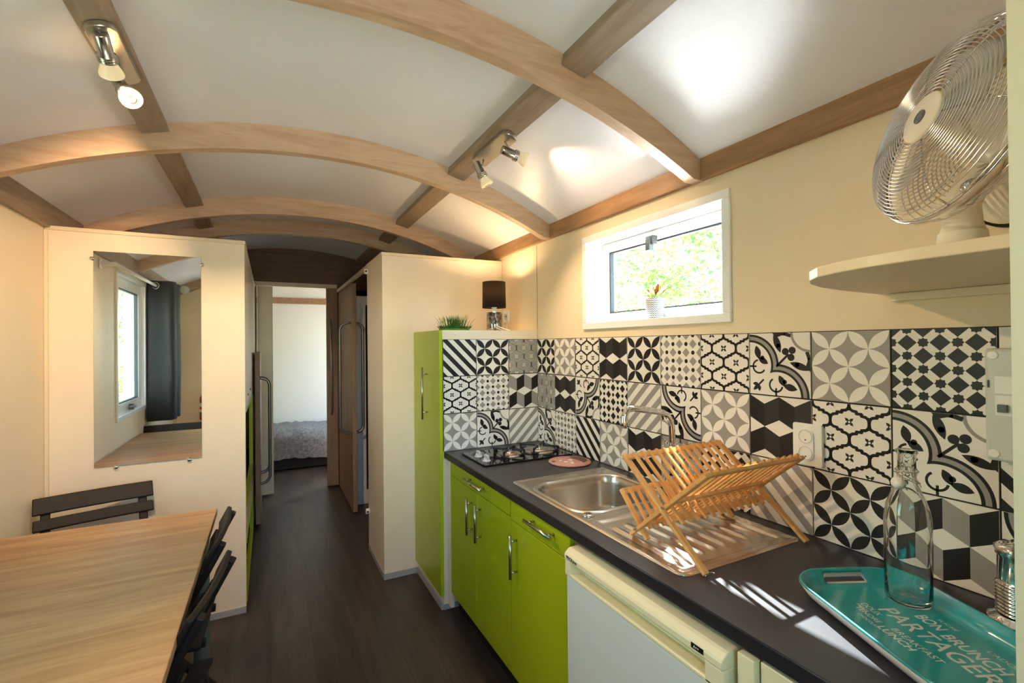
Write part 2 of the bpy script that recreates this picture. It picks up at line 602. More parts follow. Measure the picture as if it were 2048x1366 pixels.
rib(3.92, .045, 5, 'dark arched rib deep in the passage')
rib(YB, .04, 6, 'arched rib on the wall behind the camera')

# purlins and wall plates between ribs
def purlin(xc, y0, y1, num, label, w=.092, h=.038):
    a = math.atan2(-(xc - XC), math.sqrt(2.42 ** 2 - (xc - XC) ** 2))
    m = MB()
    z = zc(xc)
    d, u = Vector((math.cos(a), 0, math.sin(a))), Vector((-math.sin(a), 0, math.cos(a)))
    c = Vector((xc, 0, z))
    pts = [c + d * (-w / 2) - u * h, c + d * (w / 2) - u * h, c + d * (w / 2) + u * .002, c + d * (-w / 2) + u * .002]
    vs = [(p.x, y, p.z) for y in (y0, y1) for p in pts]
    m.add(vs, [(0, 3, 2, 1), (4, 5, 6, 7), (0, 1, 5, 4), (1, 2, 6, 5), (2, 3, 7, 6), (3, 0, 4, 7)])
    return struct('trim_%d' % num, m, 'purlin_wood', label, bevel=.003)
bays = [(YB + .04, 1.215), (1.26, 2.255), (2.30, 3.345), (3.39, 3.92), (3.965, YE)]
bn = ['behind the nearest rib', 'carrying a spotlight bar', 'just before the cabins', 'above the cabins', 'at the end of the passage']
num = 7
for (a, b), nm in zip(bays, bn):
    purlin(-.394, a, b, num, 'brown ceiling purlin on the table side, ' + nm); num += 1
    purlin(.855, a, b, num, 'brown ceiling purlin on the kitchen side, ' + nm); num += 1
for (a, b), nm in zip(bays, bn):
    struct('trim_%d' % num, MB().box(XW - .022, XW, a, b, 2.006, 2.09), 'plate_wood', 'brown wall plate above the kitchen wall, ' + nm, bevel=.003); num += 1
    struct('trim_%d' % num, MB().box(XL, XL + .022, a, b, 1.972, 2.085), 'purlin_wood', 'brown wall plate above the table wall, ' + nm, bevel=.003); num += 1

# ------------------------------------------------------------------ windows and door
def handle_latch(w, x, y, z):
    m = MB().box(x - .03, x, y - .018, y + .018, z - .045, z + .02)
    m.box(x - .045, x - .02, y - .008, y + .008, z - .075, z - .01)
    return m
def window(num, label, wallx, side, y0, y1, z0, z1, depth, latch=None, sash=.045):
    """side=+1: the room lies towards -X of the wall face"""
    s = side
    w = bpy.data.objects.new('window_%d' % num, None); COL.objects.link(w)
    w.location = (wallx, (y0 + y1) / 2, z0)
    tag(w, label, None, None, 'structure')
    def bx(m, xa, xb, *r):
        xa, xb = wallx + s * xa, wallx + s * xb
        m.box(min(xa, xb), max(xa, xb), *r)
    t = .033
    m = MB()
    for r in ((y0 - t, y1 + t, z1, z1 + t), (y0 - t, y1 + t, z0 - t, z0), (y0 - t, y0, z0, z1), (y1, y1 + t, z0, z1)):
        bx(m, -.012, 0, *r)
    obj('casing', m, 'window_white', w, .003)
    m = MB()
    for r in ((y0 - .006, y1 + .006, z1, z1 + .006), (y0 - .006, y1 + .006, z0 - .006, z0), (y0 - .006, y0, z0, z1), (y1, y1 + .006, z0, z1)):
        bx(m, 0, depth + .05, *r)
    obj('reveal', m, 'window_white', w)
    m = MB()
    a, b, c, d = y0 + .001, y1 - .001, z0 + .001, z1 - .001
    q = sash
    for r in ((a, b, d - q, d), (a, b, c, c + q), (a, a + q, c + q, d - q), (b - q, b, c + q, d - q)):
        bx(m, depth, depth + .045, *r)
    sa = obj('sash', m, 'window_white', w, .004)
    m = MB()
    g = .008
    for r in ((a + q, b - q, d - q - g, d - q), (a + q, b - q, c + q, c + q + g), (a + q, a + q + g, c + q + g, d - q - g), (b - q - g, b - q, c + q + g, d - q - g)):
        bx(m, depth + .008, depth + .03, *r)
    obj('gasket', m, 'gasket', sa)
    m = MB()
    bx(m, depth + .018, depth + .024, a + q, b - q, c + q, d - q)
    obj('pane', m, 'window_glass', w)
    if latch:
        obj('latch', latch(wallx + s * depth), 'latch_grey', w, .003)
    return w
window(1, 'white framed kitchen window with a bright hedge outside', XW, 1, 1.135, 1.93, 1.518, 1.915, .092,
       lambda x: MB().box(x - .028, x, 1.545, 1.59, 1.845, 1.885).box(x - .04, x - .012, 1.555, 1.58, 1.82, 1.868))
window(2, 'tall white window beside the table, seen in the mirror', XL, -1, .967, 1.743, .947, 1.913, .018,
       lambda x: MB().box(x, x + .03, 1.33, 1.36, .955, 1.0).box(x + .012, x + .045, 1.345, 1.43, .972, .986), sash=.07)
window(3, 'unseen white bedroom window added beyond the doorway to let in daylight', XW, 1, 5.307, 6.443, .507, 1.943, .08)  # out of view, added to bring daylight into the bedroom
d1 = bpy.data.objects.new('door_1', None); COL.objects.link(d1)  # unseen door, added so daylight fills the room from behind the camera
d1.location = (.12, YB - .03, 0)
tag(d1, 'unseen white framed glazed door added behind the camera to let in daylight', None, None, 'structure')
m = MB()
for r in ((-.36, .60, .02, 1.03), (-.36, .60, 1.93, 2.0), (-.36, -.28, 1.03, 1.93), (.52, .60, 1.03, 1.93)):
    m.box(r[0], r[1], YB - .055, YB - .005, r[2], r[3])
obj('door_frame', m, 'window_white', d1, .004)
obj('pane', MB().box(-.28, .52, YB - .033, YB - .027, 1.03, 1.93), 'window_glass', d1)
dh = MB().tube([(-.32, YB, 1.02), (-.32, YB + .05, 1.02), (-.20, YB + .05, 1.02)], .009)
obj('door_handle', dh, 'chrome', d1)

# ------------------------------------------------------------------ cabins either side of the passage
XA, XB = -.113, .613                          # passage faces
HC = 1.981
m = MB()
m.box(XL + .002, XA, YP, YP + .018, .03, HC - .018)
wl = struct('wall_bunk_cabin', m, 'panel_cream', 'cream cabin front that carries the mirror', bevel=.001)
# long passage side with two openings
m = MB()
def side(y0, y1, z0, z1): m.box(XA - .018, XA, y0, y1, z0, z1)
side(YP + .018, 4.98, 1.07, HC - .018); side(YP + .018, 4.98, .36, .52)
side(YP + .018, YP + .05, .03, .36); side(YP + .018, YP + .05, .52, 1.07)
side(4.10, 4.98, .03, .36); side(4.10, 4.98, .52, 1.07)
obj('passage_side', m, 'panel_cream', wl)
m = MB()
for z0, z1 in ((.03, .36), (.52, 1.07)):
    m.box(XA - .022, XA + .003, 4.082, 4.10, z0, z1)
    m.box(XA - .022, XA + .003, YP + .05, 4.10, z0, z0 + .016)
    m.box(XA - .022, XA + .003, YP + .05, 4.10, z1 - .012, z1)
obj('opening_edge', m, 'lime_edge', wl)
obj('top_cap', MB().box(XL + .002, XA + .004, YP - .006, 4.98, HC - .018, HC), 'panel_edge', wl, .001)
obj('base_strip', MB().box(XL + .003, XA, YP - .005, YP + .02, .001, .034), 'grey_trim', wl)
obj('corner_batten', MB().box(XL + .001, XL + .014, YP - .012, YP - .002, .03, HC - .02), 'panel_edge', wl)
obj('bunk_board', MB().box(XL + .01, XA - .03, YP + .03, 4.9, .38, .50), 'painted_shade', wl)
for y, z in ((3.25, 1.13), (3.62, 1.13)):
    obj('screw_cap', MB().lathe([(0, .004), (.006, .003), (.007, 0)], (XA, y, z), 10, ax=(1, 0, 0)), 'hole_black', wl)

m = MB()
m.box(XB, XW - .002, YP, YP + .018, .03, HC - .018)
wr = struct('wall_bathroom', m, 'panel_cream', 'cream cabin front behind the tall green cupboard', bevel=.001)
obj('passage_side', MB().box(XB, XB + .02, YP + .018, 3.40, .03, HC - .018), 'panel_cream', wr)
obj('top_cap', MB().box(XB - .004, XW - .002, YP - .006, 3.42, HC - .018, HC), 'panel_edge', wr, .001)
obj('base_strip', MB().box(XB - .003, XW - .003, YP - .005, YP + .02, .001, .036).box(XB - .003, XB + .02, YP + .02, 3.40, .001, .036), 'grey_trim', wr)
for z in (1.93, .27):
    st = obj('door_stop', MB().tube([(XB + .002, 3.385, z), (XB - .022, 3.385, z)], .018, 16), 'plastic_white', wr)
    obj('stop_hole', MB().tube([(XB - .012, 3.368, z), (XB - .012, 3.3655, z)], .007, 12), 'hole_black', st)
obj('bathroom_interior', MB().box(.80, XW - .004, 3.45, 3.47, .01, HC).box(XB + .06, XW - .004, 5.05, 5.07, .01, HC), 'painted_shade', wr)
obj('header_panel', MB().box(XB, XB + .02, 3.40, 5.06, 1.952, HC), 'panel_edge', wr)
# shower cubicle
sh = thing('shower_cubicle', 'white framed shower cubicle half hidden behind the open wooden door', 'shower', (.85, 4.4, 0))
m = MB()
m.box(.672, .775, 4.38, 4.42, .06, 1.86); m.box(.775, 1.38, 4.38, 4.42, 1.78, 1.86); m.box(.775, 1.38, 4.38, 4.42, .06, .13)
m.box(1.33, 1.38, 4.38, 4.42, .13, 1.78)
obj('frame', m, 'window_white', sh, .004)
obj('tray', MB().box(.67, 1.38, 4.38, 5.02, .001, .06), 'plastic_white', sh, .004)
obj('seal', MB().box(.775, .783, 4.375, 4.41, .13, 1.78), 'hole_black', sh)
obj('door', MB().box(.79, 1.33, 4.395, 4.40, .13, 1.78), 'painted_shade', sh)

def u_handle(x, y, z0, z1, dx, r=.011, dy=0):
    """big bow handle standing off in X"""
    pts = [(x, y, z1)]
    q = min(abs(dx) * .9, .07)
    sgn = 1 if dx > 0 else -1
    for k in range(7):
        t = R(90 * k / 6)
        pts.append((x + dx - sgn * q + sgn * q * math.sin(t), y, z1 - q + q * math.cos(t)))
    for k in range(7):
        t = R(90 * k / 6)
        pts.append((x + dx - sgn * q + sgn * q * math.cos(t), y, z0 + q - q * math.sin(t)))
    pts.append((x, y, z0))
    return MB().tube(pts, r, 10)
# wooden bathroom door standing open along the passage
dr = thing('wooden_door', 'tall beech bathroom door standing open edge-on at the right of the passage', 'door', (.645, 4.6, 0))
obj('door_leaf', MB().box(.626, .662, 4.17, 5.04, .012, 1.945), 'door_wood', dr, .002)
obj('bow_handle', u_handle(.626, 4.23, .672, 1.61, -.092), 'handle_grey', dr)
obj('bow_handle', u_handle(.662, 4.23, .672, 1.61, .062), 'handle_grey', dr)
# low door on the bunk side
dl = thing('bunk_door', 'low wooden bunk door with two bow handles at the left of the passage', 'door', (-.08, 4.5, 0))
obj('door_leaf', MB().box(-.097, -.063, 4.2, 4.95, .03, 1.37), 'door_wood', dl, .002)
obj('bow_handle', u_handle(-.063, 4.24, .335, 1.165, .068), 'handle_grey', dl)
obj('bow_handle', u_handle(-.063, 4.33, .40, 1.165, .066), 'handle_grey', dl)
# end of passage: header, jambs, sliding door
struct('wall_passage_end', MB().box(XL, XW, YE, YE + .03, 2.02, 2.40).box(.52, XW, YE, YE + .03, 0, 2.02).box(XL, -.10, YE, YE + .03, 0, 2.02), 'header_wood', 'dark wooden header over the bedroom doorway')
struct('trim_40', MB().box(-.14, .62, YE - .03, YE, 1.995, 2.035), 'panel_edge', 'pale sliding-door rail over the bedroom doorway')
sd = thing('sliding_door', 'narrow wooden sliding door with a long bow handle beside the bedroom opening', 'door', (.57, 5.09, 0))
obj('door_leaf', MB().box(.518, .622, 5.075, 5.103, .012, 1.99), 'door_wood', sd, .002)
hb = MB().tube([(.553, 5.075, 1.675), (.553, 5.03, 1.64), (.556, 5.03, 1.2), (.56, 5.03, .77), (.561, 5.075, .73)], .011, 10)
obj('bow_handle', hb, 'handle_grey', sd)
fp = thing('folded_panel', 'pale flat door panel at the left edge of the bedroom opening', 'door', (-.03, 5.09, 0))
obj('door_leaf', MB().box(-.095, .036, 5.07, 5.10, .012, 1.99), 'panel_cream', fp, .002)
m = MB().tube([(.0, 5.07, 1.9), (.0, 5.062, 1.9)], .008, 10)
obj('peg', m, 'plastic_white', fp)

# ------------------------------------------------------------------ bedroom
bd = thing('bed', 'low bed under a grey fur blanket in the far bedroom', 'bed', (.25, 6.2, 0))
obj('bed_base', MB().box(-.88, 1.38, 5.98, 6.6, .02, .26), 'painted_shade', bd)
m = MB()
k, j = 46, 14
vs = []
for a in range(j + 1):
    for b in range(k + 1):
        x = -.9 + 2.3 * b / k
        t = a / j
        if t < .4:
            y, z = 5.93 + random.uniform(-.008, .008), .13 + (t / .4) * .28
        else:
            u = (t - .4) / .6
            y, z = 5.93 + .66 * u + .02 * (1 - u), .41 + .045 * math.sin(min(1, u * 5) * math.pi / 2)
        z += random.uniform(-.012, .012) + .012 * math.sin(x * 7)
        vs.append((x, y + .015 * math.sin(x * 5 + z * 9), z))
fs = [(a * (k + 1) + b, a * (k + 1) + b + 1, (a + 1) * (k + 1) + b + 1, (a + 1) * (k + 1) + b) for a in range(j) for b in range(k)]
m.add(vs, fs, 0, True)
obj('fur_blanket', m, 'bed_fur', bd)

# ------------------------------------------------------------------ patterned tiles
def clip_poly(poly, lo=0.0, hi=1.0):
    for ax in (0, 1):
        for sgn, lim in ((1, lo), (-1, hi)):
            out = []
            n = len(poly)
            for i in range(n):
                a, b = poly[i], poly[(i + 1) % n]
                ia, ib = sgn * (a[ax] - lim) >= 0, sgn * (b[ax] - lim) >= 0
                if ia: out.append(a)
                if ia != ib:
                    t = (lim - a[ax]) / (b[ax] - a[ax])
                    out.append((a[0] + t * (b[0] - a[0]), a[1] + t * (b[1] - a[1])))
            poly = out
            if len(poly) < 3: return []
    return poly
def lens(a, b, w, n=7):
    a, b = Vector(a), Vector(b)
    d = b - a
    nn = Vector((-d.y, d.x)) * (w / d.length)
    p = [a + d * i / n + nn * math.sin(math.pi * i / n) ** .85 for i in range(n + 1)]
    q = [a + d * i / n - nn * math.sin(math.pi * i / n) ** .85 for i in range(n - 1, 0, -1)]
    return [tuple(v) for v in p + q]
def strip(pts, w):
    out = []
    P = [Vector(p) for p in pts]
    for i in range(len(P) - 1):
        d = (P[i + 1] - P[i])
        if d.length < 1e-6: continue
        e = d.normalized()
        nn = Vector((-e.y, e.x)) * w / 2
        a, b = P[i] - e * w * .25, P[i + 1] + e * w * .25
        out.append([tuple(a + nn), tuple(b + nn), tuple(b - nn), tuple(a - nn)])
    return out
def arc(c, r, a0, a1, n=14):
    return [(c[0] + r * math.cos(R(a0 + (a1 - a0) * i / n)), c[1] + r * math.sin(R(a0 + (a1 - a0) * i / n))) for i in range(n + 1)]
def ring(c, r0, r1, a0, a1, n=14):
    p, q = arc(c, r0, a0, a1, n), arc(c, r1, a0, a1, n)
    return [[p[i], p[i + 1], q[i + 1], q[i]] for i in range(n)]
def disc(c, r, n=12):
    return arc(c, r, 0, 360 - 360 / n, n - 1)
W_, K_, C_, G_, L_ = 0, 1, 2, 3, 4      # white, black, charcoal, grey, light grey
def p_petal(col):
    out = []
    for i in range(-1, 5):
        for j in range(-1, 5):
            if (i + j) % 2 == 0:
                a = (i * .25, j * .25)
                for dx in (-.25, .25):
                    out.append((lens(a, (a[0] + dx, a[1] + .25), .073), col, 1))
    return out
def p_quatre(col, lw=.041):
    q = [(.25, 0), (.247, -.04), (.232, -.072), (.205, -.09), (.157, -.098), (.157, -.125), (.093, -.125), (.093, -.152), (.045, -.16), (.018, -.178), (.003, -.21), (0, -.25)]
    out = []
    for i in range(-1, 6):
        for j in range(-1, 6):
            if (i + j) % 2 == 1:
                c = (i * .25, j * .25)
                for sx in (-1, 1):
                    for sy in (-1, 1):
                        if (sx, sy) in ((1, -1), (-1, -1)):
                            out += [(s, col, 1) for s in strip([(c[0] + sx * x, c[1] + sy * y * -1) for x, y in q], lw)]
                for a in (45, 135, 225, 315):
                    u = (math.cos(R(a)), math.sin(R(a)))
                    v = (-u[1], u[0])
                    out.append(([(c[0] + u[0] * .018 , c[1] + u[1] * .018), (c[0] + u[0] * .04 + v[0] * .022, c[1] + u[1] * .04 + v[1] * .022),
                                 (c[0] + u[0] * .078, c[1] + u[1] * .078), (c[0] + u[0] * .04 - v[0] * .022, c[1] + u[1] * .04 - v[1] * .022)], col, 1))
                out += [(s, col, 1) for s in strip([(c[0] - .022, c[1] - .022), (c[0] + .022, c[1] - .022), (c[0] + .022, c[1] + .022), (c[0] - .022, c[1] + .022), (c[0] - .022, c[1] - .022)], .016)]
    return out
def p_lattice(dcol, scol, star=True):
    out = []
    for i in range(7):
        for j in range(7):
            c = (i / 6, j / 6)
            if (i + j) % 2 == 0:
                h = .103 if star else .09
                out.append(([(c[0] - h, c[1]), (c[0], c[1] - h), (c[0] + h, c[1]), (c[0], c[1] + h)], dcol, 1))
            else:
                if star:
                    s = .045
                    out.append(([(c[0] - s, c[1] - s), (c[0] + s, c[1] - s), (c[0] + s, c[1] + s), (c[0] - s, c[1] + s)], scol, 1))
                    s = .062
                    out.append(([(c[0] - s, c[1]), (c[0], c[1] - s), (c[0] + s, c[1]), (c[0], c[1] + s)], scol, 2))
                else:
                    out.append((disc(c, .042, 10), scol, 1))
    return out
def p_stripes(col, flip=False, n=3):
    out = []
    p = 1 / n
    for k in range(-n, n + 1):
        o = k * p - .04
        q = [(o, 1), (o + p * .5, 1), (o + p * .5 + 1, 0), (o + 1, 0)]
        if flip: q = [(1 - x, y) for x, y in q]
        out.append((q, col, 1))
    return out
def p_zigzag(c1, c2, c3=None, c4=None):
    out = []
    c3 = c2 if c3 is None else c3
    c4 = c1 if c4 is None else c4
    for k in range(4):
        x0, x1 = k * .25, k * .25 + .25
        t0, t1 = (0, .13) if k % 2 == 0 else (.13, 0)
        out.append(([(x0, 1 - t0), (x1, 1 - t1), (x1, 1 - t1 - .37), (x0, 1 - t0 - .37)], (c1, c2)[k % 2], 1))
        t0, t1 = (.63, .5) if k % 2 == 0 else (.5, .63)
        out.append(([(x0, 1 - t0), (x1, 1 - t1), (x1, 1 - t1 - .37), (x0, 1 - t0 - .37)], (c3, c4)[k % 2], 1))
    return out
def clip_half(poly):
    """keep the part above the diagonal y = x"""
    out = []
    for i in range(len(poly)):
        p, q = poly[i], poly[(i + 1) % len(poly)]
        dp, dq = p[1] - p[0], q[1] - q[0]
        if dp >= 0: out.append(p)
        if (dp >= 0) != (dq >= 0):
            t = dp / (dp - dq)
            out.append((p[0] + t * (q[0] - p[0]), p[1] + t * (q[1] - p[1])))
    return out
def p_floral():
    out = []
    half = []
    c = (0.0, .48)
    for r0, r1, col in ((.468, .505, K_), (.412, .468, G_), (.375, .412, K_)):
        for q in ring(c, r0, r1, -50, 90, 22):
            q = clip_half(q)
            if len(q) > 2: half.append((q, col, 1))
    # scroll inside the lobe, ending in a twin leaf
    half += [(q, K_, 1) for q in ring((.165, .455), .092, .122, 100, 330, 16)]
    half.append((lens((.17, .575), (.115, .80), .055), K_, 2))
    half.append((lens((.15, .60), (.325, .505), .05), K_, 2))
    half.append((disc((.225, .60), .036), K_, 2))
    half += [(s, K_, 1) for s in strip([(0, .455), (.11, .455)], .03)]
    # curled leaf outside the lobe
    half += [(s, K_, 1) for s in strip([(.69, .955), (.60, .985), (.50, .985)], .055)]
    half.append((lens((.425, 1.0), (.535, .685), .055), K_, 2))
    half.append((disc((.50, .80), .036), K_, 2))
    half.append(([(.40, 1), (.60, 1), (.55, .955), (.47, .93)], K_, 3))
    for poly, col, ly in half:
        out.append((poly, col, ly))
        out.append(([(y, x) for x, y in poly], col, ly))
    # clover on the diagonal
    out += [(s, K_, 1) for s in strip([(.47, .47), (.66, .66)], .036)]
    for cc in ((.615, .705), (.705, .615), (.725, .725)):
        out.append((disc(cc, .057, 14), K_, 3))
    out += [(q, G_, 1) for q in ring((1, 1), .265, .305, 180, 270)]
    # little leaf near the flower's heart
    out += [(s, K_, 1) for s in strip([(.24, .24), (.13, .13)], .03)]
    for e in ((.05, .17), (.17, .05), (.06, .06)):
        out.append((lens((.16, .16), e, .03), K_, 3))
    return out
def xf(pat, rot):
    out = []
    for poly, col, ly in pat:
        q = poly
        for _ in range(rot):
            q = [(1 - y, x) for x, y in q]
        out.append((q, col, ly))
    return out
PAT = {'petal_black': (W_, p_petal(K_)), 'petal_grey': (G_, p_petal(W_)), 'quatre_black': (W_, p_quatre(K_)), 'quatre_grey': (G_, p_quatre(W_)),
       'lattice_black': (W_, p_lattice(K_, K_)), 'lattice_grey': (W_, p_lattice(G_, K_, False)), 'lattice_dots': (W_, p_lattice(K_, K_, False)),
       'stripe_black': (W_, p_stripes(K_)), 'stripe_grey_up': (W_, p_stripes(G_, True)), 'stripe_grey_down': (W_, p_stripes(G_)),
       'zigzag': (W_, p_zigzag(K_, C_, K_, C_)), 'cubes': (W_, p_zigzag(G_, K_, K_, G_)),
       'floral0': (W_, p_floral()), 'floral1': (W_, xf(p_floral(), 1)), 'floral2': (W_, xf(p_floral(), 2)), 'floral3': (W_, xf(p_floral(), 3))}
TS, TG = .2, .0044
_tm = {}
def tile_mesh(key, w=TS, h=TS):
    """local: x right, z up, printed face towards -y; origin in the lower left back corner"""
    if (key, w, h) in _tm: return _tm[(key, w, h)]
    basec, pat = PAT[key]
    m = MB()
    g = TG / 2
    m.box(g, w - g, -.0045, 0, g, h - g, basec)
    for poly, col, ly in pat:
        q = [(x * TS, y * TS) for x, y in poly]
        # cut to this tile's own rectangle
        q = [(x / w, (y - (TS - h)) / h) for x, y in q]
        q = clip_poly(q, 0.0, 1.0)
        if len(q) < 3: continue
        sw, sh_ = w - 2 * g, h - 2 * g
        y = -.0045 - .00012 * ly
        m.add([(g + a * sw, y, g + b * sh_) for a, b in q], [tuple(range(len(q)))], col)
    me = bpy.data.meshes.new('tile')
    me.from_pydata(m.v, [], m.f)
    for n in ('tile_white', 'tile_black', 'tile_charcoal', 'tile_grey', 'tile_lightgrey'):
        me.materials.append(MATS[n])
    me.polygons.foreach_set('material_index', m.m)
    me.update()
    _tm[(key, w, h)] = me
    return me
def tile(key, parent, loc, rz, w=TS, h=TS):
    o = bpy.data.objects.new('tile', tile_mesh(key, w, h))
    COL.objects.link(o)
    o.parent = parent
    o.location = Vector(loc) - world_off(parent)
    o.rotation_euler = (0, 0, rz)
    return o
ZT, ZW = 1.445, .845                       # top of tiles, top of worktop
rows = [['petal_black', 'petal_grey', 'quatre_black', 'zigzag', 'petal_black', 'lattice_grey', 'quatre_black', 'floral0', 'petal_grey', 'lattice_black', 'floral1'],
        ['quatre_grey', 'zigzag', 'floral3', 'lattice_dots', 'stripe_grey_up', 'floral2', 'petal_grey', 'zigzag', 'quatre_black', 'floral0', 'stripe_black'],
        ['floral0', 'lattice_grey', 'stripe_black', 'petal_grey', 'zigzag', 'quatre_grey', 'lattice_dots', 'stripe_grey_down', 'petal_black', 'cubes', 'floral2']]
Y0 = 2.4238
obj('tile_bed', MB().box(XW - .0032, XW - .0002, .20, Y0, ZW + .001, ZT), 'grout', wall_r)
for r, row in enumerate(rows):
    y = Y0
    for c, key in enumerate(row):
        w = .1894 if c == 0 else TS
        tile(key, wall_r, (XW - .003, y, ZT - TS * (r + 1)), -math.pi / 2, w)
        y -= w

obj('wall_seam', MB().box(XW - .0012, XW + .001, 2.431, 2.4335, 1.50, 2.005), 'seam_brown', wall_r)

# ------------------------------------------------------------------ tall green cupboard
tc_ = thing('tall_cupboard', 'tall lime green cupboard with tiled side standing against the cabin', 'cupboard', (1.12, 2.66, 0))
obj('carcass', MB().box(.824, XW - .004, Y0 + .004, YP - .007, .002, 1.495), 'panel_cream', tc_, .001)
td = obj('door', MB().box(.803, .822, Y0 - .012, YP - .008, .082, 1.494), 'lime', tc_, .0015)
hd = MB().tube([(.772, 2.62, .995), (.772, 2.62, 1.29)], .0055, 10)
for z in (1.035, 1.25): hd.tube([(.804, 2.62, z), (.772, 2.62, z)], .004, 8)
obj('handle', hd, 'handle_steel', td)
obj('base_strip', MB().box(.812, .823, Y0 + .004, YP - .009, .002, .04).box(.823, 1.40, Y0 - .001, Y0 + .003, .002, .03), 'grey_trim', tc_)
obj('tile_bed', MB().box(.826, XW - .005, Y0 + .0008, Y0 + .0038, ZW + .001, ZT), 'grout', tc_)
prow = [['stripe_black', 'petal_black', 'quatre_grey'], ['quatre_black', 'lattice_grey', 'cubes'], ['petal_grey', 'floral0', 'stripe_grey_up']]
for r, row in enumerate(prow):
    for c, key in enumerate(row):
        x = XW - .6 + .0 + TS * c
        if c == 0:
            tile(key, tc_, (.8265, Y0 + .001, ZT - TS * (r + 1)), 0, .1942)
        elif c == 2:
            tile(key, tc_, (x, Y0 + .001, ZT - TS * (r + 1)), 0, .1925)
        else:
            tile(key, tc_, (x, Y0 + .001, ZT - TS * (r + 1)), 0)
for x in (.90, 1.36):
    obj('screw_cap', MB().lathe([(0, .0015), (.006, .001), (.0065, 0)], (x, Y0 + .004, 1.475), 12, ax=(0, -1, 0)), 'plastic_white', tc_)

# ------------------------------------------------------------------ worktop, base units
FX = .832
wt = thing('worktop', 'black laminate worktop running under the patterned tiles', 'worktop', (1.12, 1.3, .812))
# the cut-out for the sink bowl is left open
SX0, SX1, SY0, SY1 = .888, 1.362, .834, 1.752      # sink outline
BX0, BX1, BY0, BY1 = .925, 1.33, 1.30, 1.66        # bowl
m = MB()
yA, yB = .20, Y0 - .001
m.box(FX, XW - .001, yA, SY0 + .02, .812, ZW); m.box(FX, XW - .001, SY1 - .02, yB, .812, ZW)
m.box(FX, SX0 + .02, SY0 + .02, SY1 - .02, .812, ZW); m.box(SX1 - .01, XW - .001, SY0 + .02, SY1 - .02, .812, ZW)
obj('top', m, 'worktop_black', wt)
obj('front_edge', MB().tube([(FX + .003, yA, .8405), (FX + .003, yB, .8405)], .0045, 10).box(FX - .0015, FX + .0005, yA, yB, .812, .8405), 'worktop_edge', wt)

def bar_handle(a, b, stand, r=.006):
    """bar from a to b, standing off along +X by stand"""
    a, b = Vector(a), Vector(b)
    m = MB().tube([a, b], r, 10)
    for t in (.14, .86):
        p = a.lerp(b, t)
        m.tube([p, p + Vector((stand, 0, 0))], r * .75, 8)
    return m
DX = .848
u1 = thing('base_unit', 'lime green base unit with two doors and one drawer under the hob', 'cabinet', (1.1, 2.03, 0), 'green kitchen base units')
obj('carcass', MB().box(DX + .02, 1.40, 1.68, 2.375, .112, .806), 'panel_cream', u1)
obj('plinth', MB().box(.90, .915, 1.26, 2.40, .001, .11), 'plinth_black', u1)
o_ = obj('drawer', MB().box(DX, DX + .018, 1.682, 2.375, .734, .806), 'lime', u1, .0015)
obj('handle', bar_handle((.818, 1.905, .776), (.818, 2.118, .776), .03), 'handle_steel', o_)
for y0, y1, hy in ((2.029, 2.375, 2.074), (1.682, 2.025, 1.972)):
    o_ = obj('door', MB().box(DX, DX + .018, y0, y1, .113, .730), 'lime', u1, .0015)
    obj('handle', bar_handle((.818, hy, .525), (.818, hy, .695), .03), 'handle_steel', o_)
obj('filler', MB().box(DX, DX + .018, 2.378, 2.42, .03, .806), 'panel_cream', u1)
u2_ = thing('base_unit', 'lime green base unit with one door and one drawer beside the fridge', 'cabinet', (1.1, 1.47, 0), 'green kitchen base units')
obj('carcass', MB().box(DX + .02, 1.40, 1.262, 1.278, .112, .806).box(DX + .02, 1.40, 1.668, 1.678, .112, .806).box(DX + .02, 1.40, 1.278, 1.668, .112, .128).box(1.39, 1.40, 1.278, 1.668, .128, .806), 'panel_cream', u2_)
o_ = obj('drawer', MB().box(DX, DX + .018, 1.262, 1.677, .724, .806), 'lime', u2_, .0015)
obj('handle', bar_handle((.818, 1.33, .776), (.818, 1.515, .776), .03), 'handle_steel', o_)
o_ = obj('door', MB().box(DX, DX + .018, 1.262, 1.677, .113, .720), 'lime', u2_, .0015)
obj('handle', bar_handle((.818, 1.624, .515), (.818, 1.624, .682), .03), 'handle_steel', o_)
# cream end unit past the fridge
ue = thing('end_unit', 'cream cabinet side past the fridge with a small black catch', 'cabinet', (1.1, .45, 0))
obj('carcass', MB().box(DX + .01, 1.40, .20, .60, .002, .806), 'panel_cream', ue)
obj('side_stile', MB().box(.826, .846, .603, .640, .01, .80), 'fridge_cream', ue, .002)
obj('door', MB().box(.838, .856, .20, .598, .09, .800), 'fridge_cream', ue, .002)
k_ = MB().prism(rrect(.538, .556, .700, .782, .008), .832, .838, axis='X')
obj('catch', k_, 'print_black', ue)

# ------------------------------------------------------------------ fridge
fr = thing('fridge', 'small cream under-counter fridge with a long recessed grip', 'fridge', (1.1, .94, 0))
FY0, FY1, FF = .655, 1.222, .800
obj('body', MB().box(.856, 1.38, FY0 + .006, FY1 - .002, .01, .786), 'fridge_cream', fr, .004)
obj('door', MB().box(.806, .854, FY0 + .002, FY1 - .002, .06, .712), 'fridge_white', fr, .006)
m = MB().prism([(.804, .755), (.800, .759), (.800, .773), (.803, .779), (.814, .788), (.822, .791), (.90, .791), (.90, .755)], FY0, FY1, axis='Y')
dcap = obj('door_cap', m, 'fridge_cream', fr, .006, bseg=3)
m = MB().prism([(.806, .708), (.803, .711), (.803, .719), (.807, .7215), (.846, .716), (.849, .755), (.856, .755), (.856, .708)], FY0 + .02, FY1 - .025, axis='Y')
m.box(.803, .856, FY1 - .027, FY1, .712, .756); m.box(.803, .856, FY0, FY0 + .045, .712, .756)
obj('grip_recess', m, 'fridge_cream', fr, .003)
